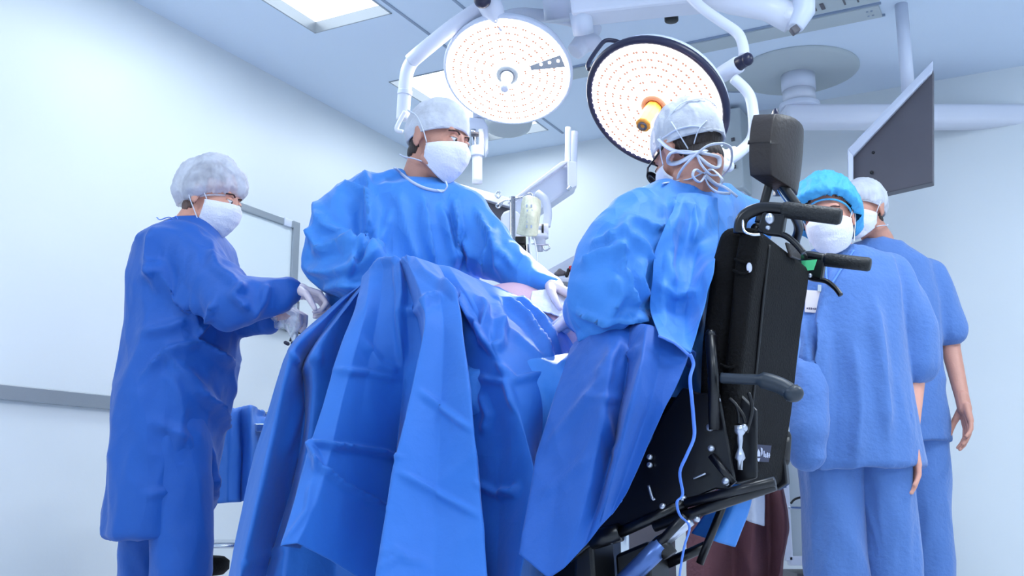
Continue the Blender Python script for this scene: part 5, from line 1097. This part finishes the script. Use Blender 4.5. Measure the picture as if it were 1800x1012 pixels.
bm = bmesh.new(); curve(bm, [PL(1306, 386, .01), PL(1308, 405, .03), PL(1320, 412, .03), PL(1336, 412, .02)], .003, 8); W('brake_cable', bm, M['steel'])
bm = bmesh.new(); sphere(bm, PL(1353, 384, .016), (.010, .006, .012)); W('cable_guide', bm, M['silver'])
bm = bmesh.new(); curve(bm, [PL(1395, 376, -.1), PL(1404, 400, -.2), PL(1398, 430, -.3), PL(1412, 452, -.44)], .011, 12); W('cross_tube', bm, M['blackm'])
bm = bmesh.new(); tube(bm, [PL(1330, 402, -.02), PL(1330, 402, -WID)], .013, 12); W('back_rail', bm, M['blackm'])
bm = bmesh.new(); sphere(bm, PL(1317, 470, .004), (.006, .004, .011)); W('snap', bm, M['logo'])
bm = bmesh.new(); prism(bm, [PB(1378, 426, .004), PB(1404, 436, .004), PB(1402, 458, .004), PB(1386, 452, .004)], CB*.008); W('side_flap', bm, M['headrest'], bevel=.003, smooth=False)
# arm pad folded backwards, posts, side plates
bm = bmesh.new(); curve(bm, [PL(1268, 664, .05), PL(1300, 666, .05), PL(1340, 668, .05), PL(1372, 678, .05), PL(1392, 690, .05)], [.011]*12 + [.017]*12 + [.02], 16); ap = W('arm_pad', bm, M['arm'])
bm = bmesh.new(); sphere(bm, PL(1394, 691, .05), (.021, .02, .018)); W('pad_tip', bm, M['arm'], parent=ap)
bm = bmesh.new(); tube(bm, [PL(1249, 590, .03), PL(1254, 660, .03), PL(1256, 755, .03)], .012, 14); sphere(bm, PL(1249, 588, .03), .012, seg=12); W('side_post', bm, M['blackm'])
def plate(name, poly, off, th, m=None, bev=.004):
    bm = bmesh.new(); prism(bm, [PL(*q, off) for q in poly], -CL*th); return W(name, bm, m or M['blackm'], bevel=bev, smooth=False)
plate('side_plate', ((1228, 690), (1264, 690), (1284, 800), (1292, 842), (1280, 862), (1258, 860), (1210, 880), (1150, 905), (1090, 930), (1030, 965), (1000, 990), (1080, 880), (1130, 800), (1165, 730), (1200, 680)), .015, .012)
plate('side_plate', ((1270, 700), (1300, 690), (1330, 720), (1330, 840), (1296, 850), (1270, 830)), -.03, .01)
plate('rear_bracket', ((1362, 760), (1376, 770), (1384, 850), (1366, 862), (1348, 858), (1346, 840)), -WID + .02, .03)
plate('seat_pan', ((1030, 720), (1250, 735), (1262, 770), (1020, 762)), -.02, WID - .03)
plate('skirt_guard', ((1060, 760), (1240, 765), (1262, 850), (1020, 955)), -.05, .01)
bm = bmesh.new(); prism(bm, [PL(*q, -.03) for q in ((1050, 690), (1245, 700), (1250, 736), (1045, 722))], -CL*(WID - .06)); W('seat_cushion', bm, M['blackf'], bevel=.015)
for a, b, o, r in (((1362, 846), (1205, 884), .03, .010), ((1362, 852), (1150, 925), .02, .012), ((1205, 884), (1080, 940), .02, .012), ((1250, 800), (1290, 850), .02, .008), ((1205, 905), (1140, 975), .03, .010), ((1270, 890), (1230, 990), -.1, .009), ((1370, 850), (1300, 860), -WID, .012), ((1040, 950), (1090, 935), .02, .02), ((1150, 1000), (1240, 960), -.2, .012)):
    bm = bmesh.new(); tube(bm, [PL(*a, o), PL(*b, o)], r, 12); W('frame_tube', bm, M['blackm'])
bm = bmesh.new(); tube(bm, [PL(1090, 1030, .02), PL(1166, 955, .02)], .021, 20); W('actuator', bm, M['bluem'])
bm = bmesh.new(); tube(bm, [PL(1166, 955, .02), PL(1215, 915, .02)], .010, 16); W('actuator_rod', bm, M['silver'])
bm = bmesh.new(); tube(bm, [PL(1157, 944, .02), PL(1178, 976, .02)], .017, 16); W('actuator_clamp', bm, M['black'])
plate('motor_box', ((1010, 960), (1040, 950), (1046, 1040), (1006, 1040)), .0, .12, M['black'], .008)
plate('motor_box', ((1080, 975), (1140, 950), (1145, 1040), (1085, 1040)), -.08, .12, M['black'], .008)
for q, r in (((1248, 751), .0085), ((1250, 788), .0075), ((1276, 846), .009), ((1165, 890), .0075), ((1142, 803), .0065), ((1142, 817), .0065), ((1201, 876), .0075), ((1263, 703), .005), ((1260, 720), .005), ((1225, 912), .007), ((1075, 952), .005), ((1270, 873), .004), ((1297, 872), .004), ((1280, 873), .004)):
    bm = bmesh.new(); sphere(bm, PL(*q, .024), r, seg=14); W('bolt', bm, M['silver'])
bm = bmesh.new(); sphere(bm, PL(1357, 847, -WID + .05), .008, seg=12); W('bolt', bm, M['silver'])
for pts, r in ((((1140, 853), (1147, 876), (1151, 876)), .003), (((1219, 841), (1240, 832)), .002)):
    bm = bmesh.new(); curve(bm, [PL(*q, .03) for q in pts], r, 8, 3); W('lever_pin', bm, M['silver'])
bm = bmesh.new(); p0, p1 = PL(1301, 748, .01), PL(1301, 815, .01)
d_ = (p1 - p0); lathe(bm, p0, d_, [(.012, 0), (.012, .012), (.006, .02), (.006, .03), (.004, .045), (.009, .058), (.011, .066), (.006, .072), (.005, .09)], 16); W('gas_strut', bm, M['silver'])
bm = bmesh.new(); sphere(bm, PL(1308, 752, .01), .009, seg=12); W('bolt', bm, M['silver'])
for pts in (((1296, 715), (1306, 730), (1310, 745)), ((1316, 690), (1322, 720), (1312, 760)), ((1282, 700), (1296, 716), (1300, 745))):
    bm = bmesh.new(); curve(bm, [PL(*q, .008) for q in pts], .004, 8); W('cable', bm, M['black'])
for pts in (((1366, 720), (1376, 735), (1372, 765), (1378, 790)), ((1370, 730), (1382, 745), (1384, 770))):
    bm = bmesh.new(); curve(bm, [PL(*q, -WID) for q in pts], .006, 8); W('cable', bm, M['steel'])
bm = bmesh.new(); cone(bm, PL(1374, 768, -WID), PL(1374, 808, -WID), .024, .02, 14); W('control_pod', bm, M['black'])
for s, o in ((1, .0), (-1, -WID)):                       # wheels under the frame
    for k, (f_, rr) in enumerate(((.12, .17), (.62, .1))):
        c = PL(1260, 880, o + (.02 if s > 0 else -.02)); c = c + CF*f_; c.z = rr
        bm = bmesh.new(); ring(bm, c, CL, rr - .03, .03, 40, 10); wh = W('wheel', bm, M['grip'])
        bm = bmesh.new(); cyl(bm, c - CL*.018, c + CL*.018, rr - .045, 32); W('hub', bm, M['blackm'], parent=wh)
cbase = PL(1260, 880, -WID/2) + CF*.36
bm = bmesh.new(); m_ = Matrix.Translation(Vector((cbase.x, cbase.y, .22))) @ Matrix.Rotation(math.atan2(CF.y, CF.x), 4, 'Z'); bx(bm, (0, 0, 0), (.62, .34, .2), mtx=m_); W('base_box', bm, M['black'], bevel=.02)
bm = bmesh.new(); bx(bm, (0, 0, .2), (.18, .14, .3), mtx=m_); W('lift_column', bm, M['blackm'], bevel=.006)
for s in (-.12, -WID + .12):
    bm = bmesh.new(); p = PL(1240, 760, s) + CF*.52; tube(bm, [p, p + CF*.1 - Vector((0, 0, .3))], .014, 12); W('leg_tube', bm, M['blackm'])
    bm = bmesh.new(); q_ = p + CF*.18 - Vector((0, 0, .42)); m2 = Matrix.Translation(q_) @ Matrix.Rotation(math.atan2(CF.y, CF.x), 4, 'Z'); bx(bm, (0, 0, 0), (.2, .13, .015), mtx=m2); W('footplate', bm, M['blackm'], bevel=.003)
tag(sheet('blue_flap', [[(1270, 846, 2.5), (1240, 900, 2.5), (1214, 938, 2.5)], [(1300, 846, 2.47), (1285, 900, 2.46), (1256, 952, 2.46)], [(1326, 846, 2.5), (1318, 890, 2.5), (1292, 963, 2.5)]], M['gown'], rows=24, per=8, amp=.004, freq=8, seed=81), 'pointed corner of blue cloth hanging under the wheelchair frame', 'cloth')
